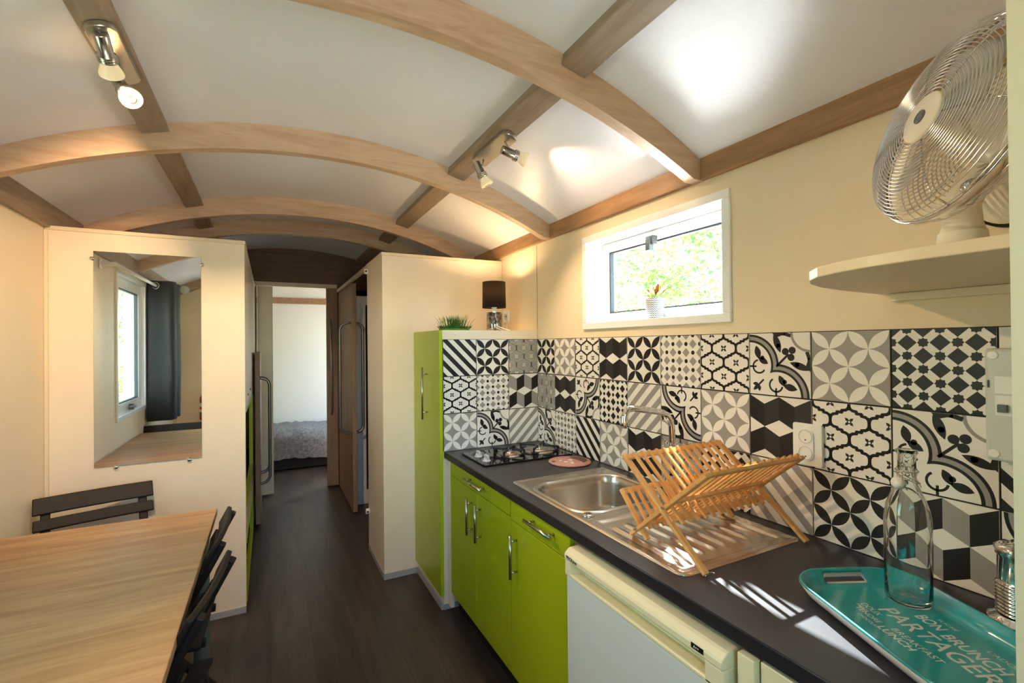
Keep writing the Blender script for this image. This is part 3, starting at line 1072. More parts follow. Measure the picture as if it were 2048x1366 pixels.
Mx = Matrix(((0, 0, -1, .7994), (-1, 0, 0, 0), (0, 1, 0, 0), (0, 0, 0, 1)))
def on_front(y, z, x=.7994):
    M = Mx.copy(); M[0][3] = x; M[1][3] = y; M[2][3] = z
    return M
text_obj('lettering', 'PROLine', .015, 'print_black', dcap, on_front(FY1 - .012, .764), .0004)
bg_ = obj('badge', MB().box(.7992, .8004, .70, .732, .765, .776), 'print_black', dcap)
text_obj('lettering', 'A++', .008, 'plastic_white', bg_, on_front(.7255, .7678, .7990), .0002)

# ------------------------------------------------------------------ sink and tap
sk = thing('sink', 'stainless steel inset sink with ribbed drainer', 'sink', (1.12, 1.29, ZW))
m = MB()
t = .0035
# rim and drainer as a grid sheet with a hole for the bowl and pressed grooves
nx, ny = 66, 120
def sink_z(x, y):
    e = min(x - SX0, SX1 - x, y - SY0, SY1 - y)
    z = ZW + .004
    if e < .006: return ZW + .0008 + .0032 * max(0, e) / .006
    if e > .016:
        z -= .003 * min(1, (e - .016) / .008)
    # drainer
    if y < 1.235 and e > .035:
        z -= .006 * min(1, (e - .035) / .012) * min(1, max(0, (1.235 - y) / .02))
        g = (x - .955) / .0485
        if -.3 < g < 7.3 and .905 < y < 1.19:
            f = abs(g - round(g))
            ends = min(1, (y - .905) / .02, (1.19 - y) / .02)
            z += .006 * max(0, 1 - (f / .2) ** 2) * max(0, ends)
    return z
vid = {}
BR = .085
def in_bowl(x, y):
    dx = max(BX0 + BR - x, 0, x - (BX1 - BR)); dy = max(BY0 + BR - y, 0, y - (BY1 - BR))
    return math.hypot(dx, dy) < BR and BX0 < x < BX1 and BY0 < y < BY1
xsn = [SX0 + (SX1 - SX0) * i / nx for i in range(nx + 1)]
ysn = [SY0 + (SY1 - SY0) * j / ny for j in range(ny + 1)]
CR = .03
def corner_pull(x, y):
    cx = min(max(x, SX0 + CR), SX1 - CR); cy2 = min(max(y, SY0 + CR), SY1 - CR)
    d = math.hypot(x - cx, y - cy2)
    if x != cx and y != cy2 and d > CR:
        return cx + (x - cx) * CR / d, cy2 + (y - cy2) * CR / d
    return x, y
vs, fs = [], []
for j in range(ny + 1):
    for i in range(nx + 1):
        x, y = xsn[i], ysn[j]
        z = sink_z(x, y)
        x, y = corner_pull(x, y)
        vs.append((x, y, z))
for j in range(ny):
    for i in range(nx):
        cx, cy2 = (xsn[i] + xsn[i + 1]) / 2, (ysn[j] + ysn[j + 1]) / 2
        if not in_bowl(cx, cy2):
            fs.append((j * (nx + 1) + i, j * (nx + 1) + i + 1, (j + 1) * (nx + 1) + i + 1, (j + 1) * (nx + 1) + i))
m.add(vs, fs, 0, True)
obj('drainer', m, 'steel', sk)
m = MB()
def rr(d, z):
    return [(x, y, z) for x, y in rrect(BX0 + d, BX1 - d, BY0 + d, BY1 - d, max(.02, BR - d), 8)]
prof = [(-.018, ZW + .0012), (-.012, ZW + .0052), (-.004, ZW + .0055), (.002, ZW + .003), (.007, ZW - .006), (.012, ZW - .03), (.016, ZW - .12), (.024, ZW - .142), (.045, ZW - .152), (.12, ZW - .156)]
n = len(rr(0, 0))
vs = [p for d, z in prof for p in rr(d, z)]
fs = []
for a in range(len(prof) - 1):
    for i in range(n):
        fs.append((a * n + i, a * n + (i + 1) % n, (a + 1) * n + (i + 1) % n, (a + 1) * n + i))
fs.append(tuple((len(prof) - 1) * n + i for i in range(n)))
m.add(vs, fs, 0, True)
obj('bowl', m, 'steel', sk)
obj('strainer', MB().lathe([(0, .004), (.03, .004), (.036, .001), (.04, 0)], (1.12, 1.48, ZW - .155), 24), 'chrome', sk)
kb = obj('waste_knob', MB().lathe([(0, .0062), (.0165, .0060), (.019, .0045), (.020, .001)], (.937, 1.285, ZW + .001), 28), 'chrome', sk)
obj('slot', MB().box(.925, .949, 1.279, 1.283, ZW + .0068, ZW + .0076).box(.925, .949, 1.288, 1.291, ZW + .0068, ZW + .0076), 'iron', kb)

tp = thing('kitchen_tap', 'tall chrome swivel tap at the back of the sink', 'tap', (1.345, 1.31, ZW))
m = MB().lathe([(.024, 0), (.024, .006), (.019, .012), (.017, .05), (.0125, .056), (.0125, .07)], (1.345, 1.31, ZW + .004), 24)
obj('base', m, 'chrome', tp)
pts = [(1.345, 1.31, .91), (1.345, 1.31, 1.06), (1.343, 1.31, 1.105), (1.335, 1.31, 1.13), (1.318, 1.31, 1.148), (1.295, 1.31, 1.158)]
pts += [(1.25, 1.31, 1.166), (1.20, 1.31, 1.175), (1.16, 1.31, 1.182), (1.138, 1.31, 1.181), (1.124, 1.31, 1.172), (1.117, 1.31, 1.157), (1.114, 1.31, 1.135), (1.113, 1.31, 1.115)]
obj('spout', MB().tube(pts, .0115, 16), 'chrome', tp)
obj('lever', MB().tube([(1.345, 1.292, .905), (1.34, 1.262, .925), (1.335, 1.245, .955)], [.009, .007, .005], 10), 'chrome', tp)

# ------------------------------------------------------------------ gas hob, trivet
hb_ = thing('gas_hob', 'black glass two-burner gas hob set in the worktop', 'hob', (1.13, 2.17, ZW))
m = MB().prism(rrect(.888, 1.385, 2.02, 2.315, .012), ZW + .001, ZW + .008)
obj('glass_plate', m, 'hob_glass', hb_, .002)
for (x, y, r) in ((1.09, 2.165, .052), (1.272, 2.175, .072)):
    b1 = obj('burner', MB().lathe([(r + .014, 0), (r + .012, .005), (r + .004, .0075), (r * .9, .0065), (0, .0065)], (x, y, ZW + .008), 32), 'steel_brushed', hb_)
    obj('flame_ring', MB().lathe([(r * .34, .0065), (r * .34, .016), (r * .29, .0185), (0, .019)], (x, y, ZW + .008), 28), 'chrome', b1)
    obj('burner_cap', MB().lathe([(r * .84, .0), (r * .84, .0016), (r * .36, .0022)], (x, y, ZW + .0150), 32), 'burner_cap' if r < .06 else 'steel_brushed', b1)
    sup = MB()
    for a in range(4):
        t = R(45 + 90 * a)
        c, s_ = math.cos(t), math.sin(t)
        e = r + .028
        sup.bar((x + c * e, y + s_ * e, ZW + .034), (x + c * r * .3, y + s_ * r * .3, ZW + .034), .006, .010)
        sup.bar((x + c * e, y + s_ * e, ZW + .009), (x + c * e, y + s_ * e, ZW + .039), .008, .008, upv=(1, 0, 0))
    w_ = r + .028
    q = w_ * math.cos(R(45))
    sup.tube([(x - q, y - q, ZW + .012), (x + q, y - q, ZW + .012), (x + q, y + q, ZW + .012), (x - q, y + q, ZW + .012)], .004, 6, closed=True)
    obj('pan_support', sup, 'iron', hb_)
for y in (2.10, 2.20):
    kn = obj('knob', MB().lathe([(.020, 0), (.019, .004), (.016, .005), (.015, .014), (0, .014)], (.935, y, ZW + .008), 20), 'knob_grey', hb_)
    obj('knob_grip', MB().box(.928, .942, y - .019, y + .019, ZW + .016, ZW + .036), 'knob_grey', kn, .003)
tv = thing('trivet', 'round pink patterned trivet lying by the sink', 'trivet', (1.285, 1.91, ZW))
obj('board', MB().lathe([(0, 0), (.098, 0), (.102, .003), (.1, .0065), (0, .0065)], (1.285, 1.906, ZW + .0005), 44), 'trivet_pink', tv)
m = MB()
zt = ZW + .0073
for k in range(9):
    y = -.075 + k * .018
    h = math.sqrt(.094 ** 2 - y * y)
    m.box(1.285 - h, 1.285 + h * .45, 1.906 + y - .0008, 1.906 + y + .0008, zt - .0002, zt)
for x, y, r in ((1.26, 1.90, .012), (1.28, 1.88, .010), (1.25, 1.93, .009), (1.30, 1.92, .012), (1.27, 1.86, .008)):
    m.lathe([(0, .0004), (r, .0003), (r, 0)], (x, y, zt - .0002), 14)
obj('print_pattern', m, 'plastic_white', tv)
obj('dark_motif', MB().prism([(1.20, 1.915), (1.225, 1.93), (1.22, 1.945), (1.20, 1.94)], zt - .0006, zt + .0002), 'trivet_brown', tv)
m = MB().prism([(1.325, 1.845), (1.360, 1.865), (1.378, 1.90), (1.372, 1.945), (1.335, 1.975), (1.318, 1.95), (1.332, 1.90)], zt - .0006, zt + .0002)
obj('dark_motif', m, 'trivet_brown', tv)

# ------------------------------------------------------------------ bamboo dish rack (cross-section in Y/Z, length along X)
rk = thing('dish_rack', 'folding bamboo dish rack standing open on the steel drainer', 'dish rack', (1.145, .96, ZW))
RX0, RX1 = .943, 1.347
FT = ZW + .006
A0, A1 = (.813, FT), (1.108, 1.083)
B0, B1 = (1.092, FT), (.815, 1.090)
C0, C1 = (1.036, FT), (1.148, .966)
def P(a, b, t): return (a[0] + (b[0] - a[0]) * t, a[1] + (b[1] - a[1]) * t)
def yz(x, p): return (x, p[0], p[1])
for x in (RX0, RX1):
    inn = .011 if x == RX0 else -.011
    obj('leg', MB().bar(yz(x, A0), yz(x, A1), .010, .017, upv=(1, 0, 0)), 'bamboo', rk, .0015)
    obj('leg', MB().bar(yz(x + inn, B0), yz(x + inn, B1), .010, .017, upv=(1, 0, 0)), 'bamboo', rk, .0015)
    obj('leg', MB().bar(yz(x + 2 * inn, C0), yz(x + 2 * inn, C1), .010, .015, upv=(1, 0, 0)), 'bamboo', rk, .0015)
def slats(a, b, t0, t1, off, n, x0, x1, lift):
    d = Vector((0, b[0] - a[0], b[1] - a[1])).normalized()
    nn = Vector((0, -d.z, d.y)) * lift
    me = None
    for k in range(n):
        x = x0 + (x1 - x0) * (k + off) / n
        p, q = Vector(yz(0, P(a, b, t0))) + nn, Vector(yz(0, P(a, b, t1))) + nn
        if me is None:
            mm = MB().bar(p, q, .007, .009, upv=(1, 0, 0))
            me = mesh_of('slat', mm, 'bamboo')
            me.transform(Matrix.Translation((0, -.96, -ZW)))
        o = bpy.data.objects.new('slat', me); COL.objects.link(o); o.parent = rk
        o.location = (x - 1.145, 0, 0)
def rail(p, lift=0.0, w=.016, h=.009, x0=RX0, x1=RX1, a=None, b=None):
    d = Vector((b[0] - a[0], b[1] - a[1])).normalized()
    nn = Vector((-d.y, d.x)) * lift
    q = (p[0] + nn.x, p[1] + nn.y)
    obj('rail', MB().bar(yz(x0, q), yz(x1, q), w, h, upv=(0, -d.y, d.x)), 'bamboo', rk, .001)
slats(A0, A1, .34, .985, .5, 13, RX0 + .01, RX1 - .01, .012)
rail(P(A0, A1, .965), .004, a=A0, b=A1); rail(P(A0, A1, .40), .004, a=A0, b=A1)
slats(B0, B1, .10, .985, .95, 13, RX0 + .01, RX1 - .012, -.012)
rail(P(B0, B1, .965), -.003, a=B0, b=B1, x0=RX0 + .005, x1=RX1 - .005); rail(P(B0, B1, .56), -.003, a=B0, b=B1, x0=RX0 + .016, x1=RX1 - .016); rail(P(B0, B1, .13), -.003, a=B0, b=B1, x0=RX0 + .016, x1=RX1 - .016)
slats(C0, C1, .15, .98, .5, 13, RX0 + .03, RX1 - .03, .010)
rail(P(C0, C1, .95), .003, a=C0, b=C1, x0=RX0 + .02, x1=RX1 - .02)
for x in (RX0 - .006, RX1 + .001):
    for p in (P(B0, B1, .50), P(B0, B1, .11)):
        obj('pivot_pin', MB().tube([(x, p[0], p[1]), (x + .005, p[0], p[1])], .004, 10), 'steel_brushed', rk)

# ------------------------------------------------------------------ turquoise tray
TA = math.atan2(-.42, .908)                     # long axis turned from -Y
uy = Vector((-.42, -.908, 0)).normalized()
ux = Vector((uy.y, -uy.x, 0))                   # across
if ux.x < 0: ux = -ux
tray_c = Vector((1.195, .645, 0))
ty = thing('serving_tray', 'turquoise plastic serving tray printed with white words', 'tray', (1.1, .45, ZW))
TL, TW = .435, .275
def tp_(u, v, z):                               # u along the tray from the far end, v across from the middle
    p = tray_c + uy * u + ux * v
    return (p.x, p.y, z)
def tray_ring(d, z, r):
    return [tp_(u, v, z) for u, v in rrect(d, TL - d, -TW / 2 + d, TW / 2 - d, max(.01, r - d), 8)]
prof = [(-.001, ZW + .034), (.001, ZW + .037), (.004, ZW + .036), (.018, ZW + .016), (.026, ZW + .009), (.034, ZW + .007)]
rr0 = .085
n = len(tray_ring(0, 0, rr0))
m = MB()
ends = []
vs = []
def lift(u, v, z):
    """the short ends rise into handles"""
    return z
for d, z in prof: vs += tray_ring(d, z, rr0)
fs = []
for a in range(len(prof) - 1):
    for i in range(n):
        fs.append((a * n + i, a * n + (i + 1) % n, (a + 1) * n + (i + 1) % n, (a + 1) * n + i))
fs.append(tuple((len(prof) - 1) * n + i for i in range(n)))
m.add(vs, fs, 0, True)
tb = obj('bowl', m, 'turquoise', ty)
m = MB()
prof2 = [(-.001, ZW + .0335), (.012, ZW + .014), (.022, ZW + .004), (.03, ZW + .0015)]
vs = [p for d, z in prof2 for p in tray_ring(d, z, rr0)]
fs = []
for a in range(len(prof2) - 1):
    for i in range(n):
        fs.append((a * n + i, (a + 1) * n + i, (a + 1) * n + (i + 1) % n, a * n + (i + 1) % n))
fs.append(tuple((len(prof2) - 1) * n + i for i in range(n)))
m.add(vs, fs, 0, True)
tu = obj('underside', m, 'tray_under', ty)
# the hand-hole is cut right through both shells at the far end
cut = MB()
hp = [tp_(u, v, 0)[:2] for u, v in rrect(.0075, .0265, -.05, .05, .009, 5)]
cut.prism(hp, ZW + .0112, ZW + .06)
cme = mesh_of('cutter', cut, 'turquoise')
cob = bpy.data.objects.new('cutter', cme); COL.objects.link(cob)
for part in (tb, tu):
    sd_ = part.modifiers.new('thick', 'SOLIDIFY'); sd_.thickness = .0016; sd_.offset = 0
    bo_ = part.modifiers.new('cut', 'BOOLEAN'); bo_.operation = 'DIFFERENCE'; bo_.object = cob; bo_.solver = 'EXACT'
bpy.context.view_layer.update()
dg_ = bpy.context.evaluated_depsgraph_get()
for part in (tb, tu):
    nm = bpy.data.meshes.new_from_object(part.evaluated_get(dg_))
    part.modifiers.clear(); part.data = nm
bpy.data.objects.remove(cob); bpy.data.meshes.remove(cme)
def on_tray(u, v):
    M = Matrix.Identity(4)
    p = tp_(u, v, ZW + .0078)
    yv = ux
    xv = uy
    zv = Vector((0, 0, 1))
    for k in range(3):
        M[k][0], M[k][1], M[k][2] = xv[k], yv[k], zv[k]
        M[k][3] = p[k]
    return M
words = [('PARTAGER', .157, -.012, .052, .225, .0004), ('BON', .185, .046, .034, .05, .0005), ('BRUNCH', .25, .036, .034, .11, .0006), ('DOUX', .135, -.034, .02, .045, 0), ('TENDRE', .145, -.056, .016, .06, 0),
         ('BREAKFAST', .225, -.046, .02, .10, 0), ('LUNCH', .215, -.068, .022, .075, .0005), ('CHOCOLAT', .17, -.072, .011, .05, 0), ("L'ADORE", .30, .078, .014, .06, 0), ('MIAM', .135, -.044, .008, .03, 0), ('SUCRE', .20, .082, .011, .04, 0)]
for w_, u, v, sz, wd, bo in words:
    text_obj('lettering', w_, sz, 'tray_print', tb, on_tray(u - .035, v * .92), bo, wd)

# ------------------------------------------------------------------ bottle and ribbed jar
BPX, BPY = 1.222, .522
zb = ZW + .0078
bt = thing('swing_top_bottle', 'clear glass swing-top bottle standing on the turquoise tray', 'bottle', (BPX, BPY, zb))
out = [(0, .0005), (.030, .0005), (.0385, .004), (.041, .012), (.0415, .165), (.0408, .185), (.0375, .205), (.0315, .224), (.0245, .240), (.0185, .256), (.0168, .272), (.0185, .279), (.0185, .287), (.0160, .290), (.0160, .318), (.0195, .320), (.0195, .327), (.0150, .328)]
inn = [(.0120, .327), (.0120, .29), (.0135, .262), (.0205, .240), (.0275, .224), (.0335, .205), (.0368, .185), (.0378, .165), (.0375, .018), (.033, .010), (0, .014)]
obj('glass_body', MB().lathe(out + inn, (BPX, BPY, zb), 40), 'bottle_glass', bt)
m = MB()
cpos = Vector((BPX, BPY, zb))
def loopring(z, r, tilt, ax, rr_=.0012):
    pts = []
    for k in range(24):
        t = 2 * math.pi * k / 24
        v = Vector((math.cos(t) * r, math.sin(t) * r, 0))
        v.rotate(Matrix.Rotation(tilt, 3, ax))
        pts.append(cpos + Vector((0, 0, z)) + v)
    m.tube(pts, rr_, 6, closed=True)
loopring(.283, .0200, 0, 'Z'); loopring(.268, .024, R(28), Vector((.6, .8, 0)))
m.tube([cpos + Vector((-.020, 0, .283)), cpos + Vector((-.026, -.002, .262)), cpos + Vector((-.022, -.01, .246))], .0012, 6)
m.tube([cpos + Vector((.020, 0, .283)), cpos + Vector((.027, -.004, .266)), cpos + Vector((.012, -.02, .250))], .0012, 6)
obj('wire_bail', m, 'steel_brushed', bt)
m = MB().lathe([(0, .012), (.010, .012), (.013, .006), (.012, -.004), (.007, -.008), (0, -.008)], tuple(cpos + Vector((-.019, .006, .256))), 20, ax=(-.8, .1, .5))
obj('stopper', m, 'plastic_white', bt)

JX, JY = 1.305, .372
jr = thing('ribbed_jar', 'shiny chrome ribbed jar at the right end of the tray', 'jar', (JX, JY, ZW))
zj = ZW + .009
prof = [(0, 0), (.046, 0), (.050, .004), (.050, .012), (.036, .018)]
for k in range(9):
    z = .022 + k * .007
    prof += [(.0345, z), (.0375, z + .0018), (.0375, z + .0042), (.0345, z + .006)]
prof += [(.0345, .09), (.0345, .135), (.0375, .139), (.0375, .146)]
obj('body', MB().lathe(prof, (JX, JY, zj), 36), 'chrome', jr)
obj('lid', MB().lathe([(.0385, .146), (.0390, .154), (.030, .160), (.012, .164), (0, .165)], (JX, JY, zj), 36), 'chrome', jr)
obj('clip', MB().tube([(JX - .037, JY, zj + .135), (JX - .046, JY, zj + .145), (JX - .043, JY, zj + .158), (JX - .03, JY, zj + .160)], .002, 8), 'steel_brushed', jr)

# ------------------------------------------------------------------ sockets, fuse box
so = thing('double_socket', 'white vertical double socket on the patterned tiles behind the rack', 'socket', (XW, .842, 1.11))
xs0 = XW - .008
obj('plate', MB().prism(rrect(.800, .885, 1.052, 1.174, .006), xs0 - .011, xs0, axis='X'), 'plastic_white', so, .002)
mm = MB().prism(rrect(.822, .868, 1.066, 1.160, .02, 8), xs0 - .015, xs0 - .010, axis='X')
ins = obj('insert', mm, 'plastic_white', so, .0015)
for z in (1.137, 1.089):
    cup = obj('outlet', MB().lathe([(.0200, .0045), (.0185, .0052), (.0178, .0010), (0, .0008)], (xs0 - .0115, .845, z), 28, ax=(-1, 0, 0)), 'plastic_grey', ins)
    hm = MB()
    for dy in (-.0095, .0095):
        hm.lathe([(0, .0006), (.0028, .0006), (.0028, 0)], (xs0 - .0122, .845 + dy, z), 10, ax=(-1, 0, 0))
    hm.lathe([(0, .003), (.0022, .003), (.0022, 0)], (xs0 - .0122, .845, z - .010), 10, ax=(-1, 0, 0))
    obj('pin_hole', hm, 'hole_black', cup)
s2 = thing('wall_socket', 'small square wall socket on the cream wall beside the lamp', 'socket', (XW, 2.83, 1.6))
obj('plate', MB().prism(rrect(2.79, 2.872, 1.56, 1.642, .006), XW - .011, XW - .001, axis='X'), 'plastic_white', s2, .002)
obj('outlet', MB().lathe([(.0215, .003), (.019, .003), (.018, .0005), (0, .0003)], (XW - .0115, 2.831, 1.601), 26, ax=(-1, 0, 0)), 'plastic_grey', s2)
obj('pin_hole', MB().lathe([(0, .0018), (.004, .0018), (.004, 0)], (XW - .0115, 2.822, 1.601), 8, ax=(-1, 0, 0)).lathe([(0, .0018), (.004, .0018), (.004, 0)], (XW - .0115, 2.84, 1.601), 8, ax=(-1, 0, 0)), 'hole_black', s2)

fb = thing('fuse_box', 'grey-white fuse box mounted over the tiles at the right edge', 'fuse box', (XW, .35, 1.27))
xf0 = XW - .008
obj('housing', MB().box(xf0 - .05, xf0, .215, .441, 1.160, 1.397), 'plastic_grey', fb, .006)
for z in (1.383, 1.175):
    obj('screw_cover', MB().lathe([(.009, 0), (.009, .0012), (.0075, .0016), (0, .0010)], (xf0 - .05, .427, z), 20, ax=(-1, 0, 0)), 'plastic_white', fb)
obj('window_flap', MB().box(xf0 - .053, xf0 - .0495, .22, .424, 1.302, 1.339), 'plastic_white', fb, .001)
md = obj('breaker_row', MB().box(xf0 - .0515, xf0 - .0495, .22, .424, 1.256, 1.298), 'plastic_white', fb, .001)
obj('breaker_lever', MB().box(xf0 - .060, xf0 - .051, .404, .419, 1.264, 1.280), 'latch_grey', md, .001)
obj('label_strip', MB().box(xf0 - .0520, xf0 - .0514, .332, .397, 1.274, 1.294), 'tray_print', md)
obj('catch', MB().box(xf0 - .0515, xf0 - .0495, .433, .436, 1.314, 1.330), 'print_black', fb)

# ------------------------------------------------------------------ shelf, fan, round wall disc
sf = thing('corner_shelf', 'cream rounded shelf board carrying the fan', 'shelf', (1.2, .4, 1.535))
poly = [(1.42, .205), (.86, .205), (.86, .36), (.868, .42), (.885, .475), (.912, .525), (.955, .565), (1.01, .596), (1.09, .622), (1.2, .640), (1.42, .655)]
obj('board', MB().prism(poly, 1.535, 1.5545), 'panel_edge', sf, .002)
obj('wall_cleat', MB().box(XW - .02, XW - .001, .22, .63, 1.515, 1.534), 'panel_edge', sf)

fn = thing('desk_fan', 'chrome caged desk fan standing on the cream shelf', 'fan', (1.17, .385, 1.5555))
n_ = Vector((-.80, .53, .28)).normalized()
FC = Vector((1.155, .408, 1.822))              # middle of the cage
a1 = Vector((0, 0, 1)) - n_ * n_.z
a1.normalize()
a2 = n_.cross(a1)
RF, DF = .185, .055
def cage_pt(r, h, t): return FC + n_ * h + (a1 * math.cos(t) + a2 * math.sin(t)) * r
m = MB()
NR = 21
for k in range(NR):
    f = (k + 1) / NR
    r = .045 + (RF - .045) * f
    h = DF * math.sqrt(max(0, 1 - (max(0, r - .02) / (RF - .015)) ** 2.6)) if r < RF - .004 else .006
    m.tube([cage_pt(r, h + .006, 2 * math.pi * q / 40) for q in range(40)], .0013, 5, closed=True)
obj('front_grille', m, 'fan_wire', fn)
m = MB()
for k in range(14):
    f = (k + 1) / 14
    r = .06 + (RF - .06) * f
    h = -DF * math.sqrt(max(0, 1 - (max(0, r - .02) / (RF - .015)) ** 2.6)) if r < RF - .004 else -.006
    m.tube([cage_pt(r, h - .006, 2 * math.pi * q / 36) for q in range(36)], .0013, 5, closed=True)
for s in range(6):
    t = 2 * math.pi * s / 6 + .3
    for sg in (1, -1):
        pts = []
        for k in range(10):
            r = .05 + (RF - .05) * k / 9
            h = sg * (DF * math.sqrt(max(0, 1 - (max(0, r - .02) / (RF - .015)) ** 2.6)) + .004) if k < 9 else 0
            pts.append(cage_pt(r, h, t))
        m.tube(pts, .0018, 5)
obj('rear_grille', m, 'fan_wire', fn)
m = MB()
pts_o = [cage_pt(RF + .003, 0, 2 * math.pi * q / 48) for q in range(48)]
vs = []
for q in range(48):
    t = 2 * math.pi * q / 48
    for r, h in ((RF + .004, -.008), (RF + .004, .008), (RF, .008), (RF, -.008)): vs.append(cage_pt(r, h, t))
fs = []
for q in range(48):
    q2 = (q + 1) % 48
    for e in range(4): fs.append((q * 4 + e, q * 4 + (e + 1) % 4, q2 * 4 + (e + 1) % 4, q2 * 4 + e))
m.add(vs, fs, 0, True)
obj('rim_band', m, 'chrome', fn)
hub = obj('hub_badge', MB().lathe([(.046, -.004), (.046, .002), (.042, .005), (0, .006)], tuple(FC + n_ * (DF + .004)), 32, ax=n_), 'fan_cream', fn)
obj('badge_dot', MB().lathe([(.013, 0), (.013, .0015), (0, .0018)], tuple(FC + n_ * (DF + .010)), 20, ax=n_), 'latch_grey', hub)
for s in range(3):
    m = MB()
    vs = []
    t0 = 2 * math.pi * s / 3
    for k in range(7):
        r = .03 + .125 * k / 6
        wd = .55 * math.sin(math.pi * (k + 1.2) / 8.2) + .12
        for j in range(5):
            u = j / 4 - .5
            vs.append(cage_pt(r, .018 * u * 2 * (1 - .3 * k / 6), t0 + u * wd * 1.5))
    fs = [(k * 5 + j, k * 5 + j + 1, (k + 1) * 5 + j + 1, (k + 1) * 5 + j) for k in range(6) for j in range(4)]
    m.add(vs, fs, 0, True)
    bo = obj('blade', m, 'fan_blade', fn)
    so_ = bo.modifiers.new('thick', 'SOLIDIFY'); so_.thickness = .0015
obj('spinner', MB().lathe([(.03, -.03), (.032, .005), (.026, .02), (0, .026)], tuple(FC), 24, ax=n_), 'fan_cream', fn)
obj('motor', MB().lathe([(0, -.165), (.03, -.163), (.050, -.150), (.056, -.12), (.056, -.07), (.045, -.058), (0, -.058)], tuple(FC), 28, ax=n_), 'fan_cream', fn)
mc_ = FC - n_ * .11
NX, NY = 1.195, .415
m = MB().tube([tuple(mc_), (mc_.x - .01, mc_.y + .015, 1.755), (NX + .012, NY - .012, 1.715), (NX, NY, 1.68), (NX, NY, 1.64), (NX, NY, 1.61)], [.030, .030, .030, .028, .030, .037], 20)
obj('neck', m, 'fan_cream', fn)
m = MB().lathe([(.036, .068), (.038, .05), (.05, .032), (.075, .02), (.094, .011), (.097, 0), (0, 0)], (NX, NY, 1.5555), 36)
obj('foot', m, 'fan_cream', fn)
obj('tilt_knob', MB().lathe([(.016, 0), (.016, .014), (.012, .018), (0, .019)], (NX - .022, NY - .02, 1.70), 18, ax=(-.75, -.65, 0)), 'fan_wire', fn)
dk = thing('round_wall_disc', 'round cream disc with a black edge fixed to the wall behind the fan', 'wall disc', (XW, .345, 1.66))
obj('face', MB().lathe([(0, .03), (.056, .03), (.060, .027), (.060, .02)], (XW - .001, .408, 1.722), 40, ax=(-1, 0, 0)), 'fan_cream', dk)
obj('black_rim', MB().lathe([(.060, .02), (.066, .018), (.066, .0), (0, 0)], (XW - .001, .408, 1.722), 40, ax=(-1, 0, 0)), 'print_black', dk)

# tall panel at the right edge of the picture
tpn = MB().box(.66, XW - .002, .150, .193, 0.001, 2.0)
k = 10
poly = [(.66, 2.0)] + [(XW - .002, 2.0)] + [(XW - .002 - (XW - .662) * i / k, zc(XW - .002 - (XW - .662) * i / k) - .002) for i in range(k + 1)]
tpn.prism(poly, .150, .193, axis='Y')
struct('wall_entrance', tpn, 'panel_upright', 'pale upright panel end at the right edge, closing off the worktop', bevel=0)

# ------------------------------------------------------------------ plant on the sill, lamp, grass
pl = thing('potted_bromeliad', 'small orange-leaved plant in a zigzag pot on the window sill', 'plant', (1.475, 1.528, 1.519))
obj('pot', MB().lathe([(0, 0), (.033, 0), (.037, .004), (.039, .085), (.0375, .088), (.034, .085), (.033, .07), (0, .07)], (1.475, 1.528, 1.519), 32), 'pot_zigzag', pl)
for k in range(16):
    a = 2.4 * k
    ln = random.uniform(.06, .095)
    sp_ = .25 + .55 * (k / 16)
    d = Vector((math.cos(a), math.sin(a), 0))
    s_ = Vector((-d.y, d.x, 0))
    base = Vector((1.475, 1.528, 1.595))
    vs = []
    for j in range(6):
        t = j / 5
        p = base + d * (ln * sp_ * t * (1 + .5 * t)) + Vector((0, 0, ln * (t - .35 * sp_ * t * t)))
        w_ = .0105 * math.sin(math.pi * (.18 + .8 * t)) 
        vs += [tuple(p - s_ * w_ + d * 0), tuple(p + Vector((0, 0, -.002))), tuple(p + s_ * w_)]
    fs = [(j * 3 + e, j * 3 + e + 1, j * 3 + e + 4, j * 3 + e + 3) for j in range(5) for e in range(2)]
    obj('leaf', MB().add(vs, fs, 0, True), 'bromeliad_orange' if k < 7 else ('bromeliad_purple' if k % 3 else 'leaf_c'), pl)

LX, LY, LZ = 1.226, 2.62, 1.4955
lp = thing('table_lamp', 'small table lamp with black shade and mirrored base on the tall cupboard', 'lamp', (LX, LY, LZ))
obj('base', MB().lathe([(0, .0), (.046, .0), (.047, .003), (.047, .112), (.044, .115), (0, .115)], (LX, LY, LZ), 36), 'lamp_mosaic', lp)
obj('neck', MB().lathe([(.010, .115), (.009, .135), (.016, .140), (.016, .165), (0, .166)], (LX, LY, LZ), 18), 'plastic_white', lp)
obj('lamp_shade', MB().lathe([(.072, .142), (.070, .300), (.0685, .300), (.0705, .142), (.072, .142)], (LX, LY, LZ), 44), 'shade_black', lp)
obj('bulb', MB().lathe([(.008, .165), (.014, .178), (.022, .20), (.022, .215), (.014, .23), (0, .235)], (LX, LY, LZ), 20), 'bulb_warm', lp)
cpts = [(LX + .03, LY + .01, LZ + .004), (LX + .02, LY - .07, LZ + .004), (LX - .03, LY - .085, LZ + .02), (LX - .02, LY - .075, LZ + .03), (LX + .03, LY - .08, LZ + .012), (LX + .09, LY - .03, LZ + .004), (1.37, 2.74, LZ + .02), (1.405, 2.81, 1.58)]
obj('cord', MB().tube(cpts, .003, 8), 'plastic_white', lp)
ld = bpy.data.lights.new('lamp_light', 'POINT'); ld.energy = 3.2; ld.color = (1.0, .72, .38); ld.shadow_soft_size = .02
lo_ = bpy.data.objects.new('lamp_light', ld); COL.objects.link(lo_); lo_.parent = lp; lo_.location = (0, 0, .262)

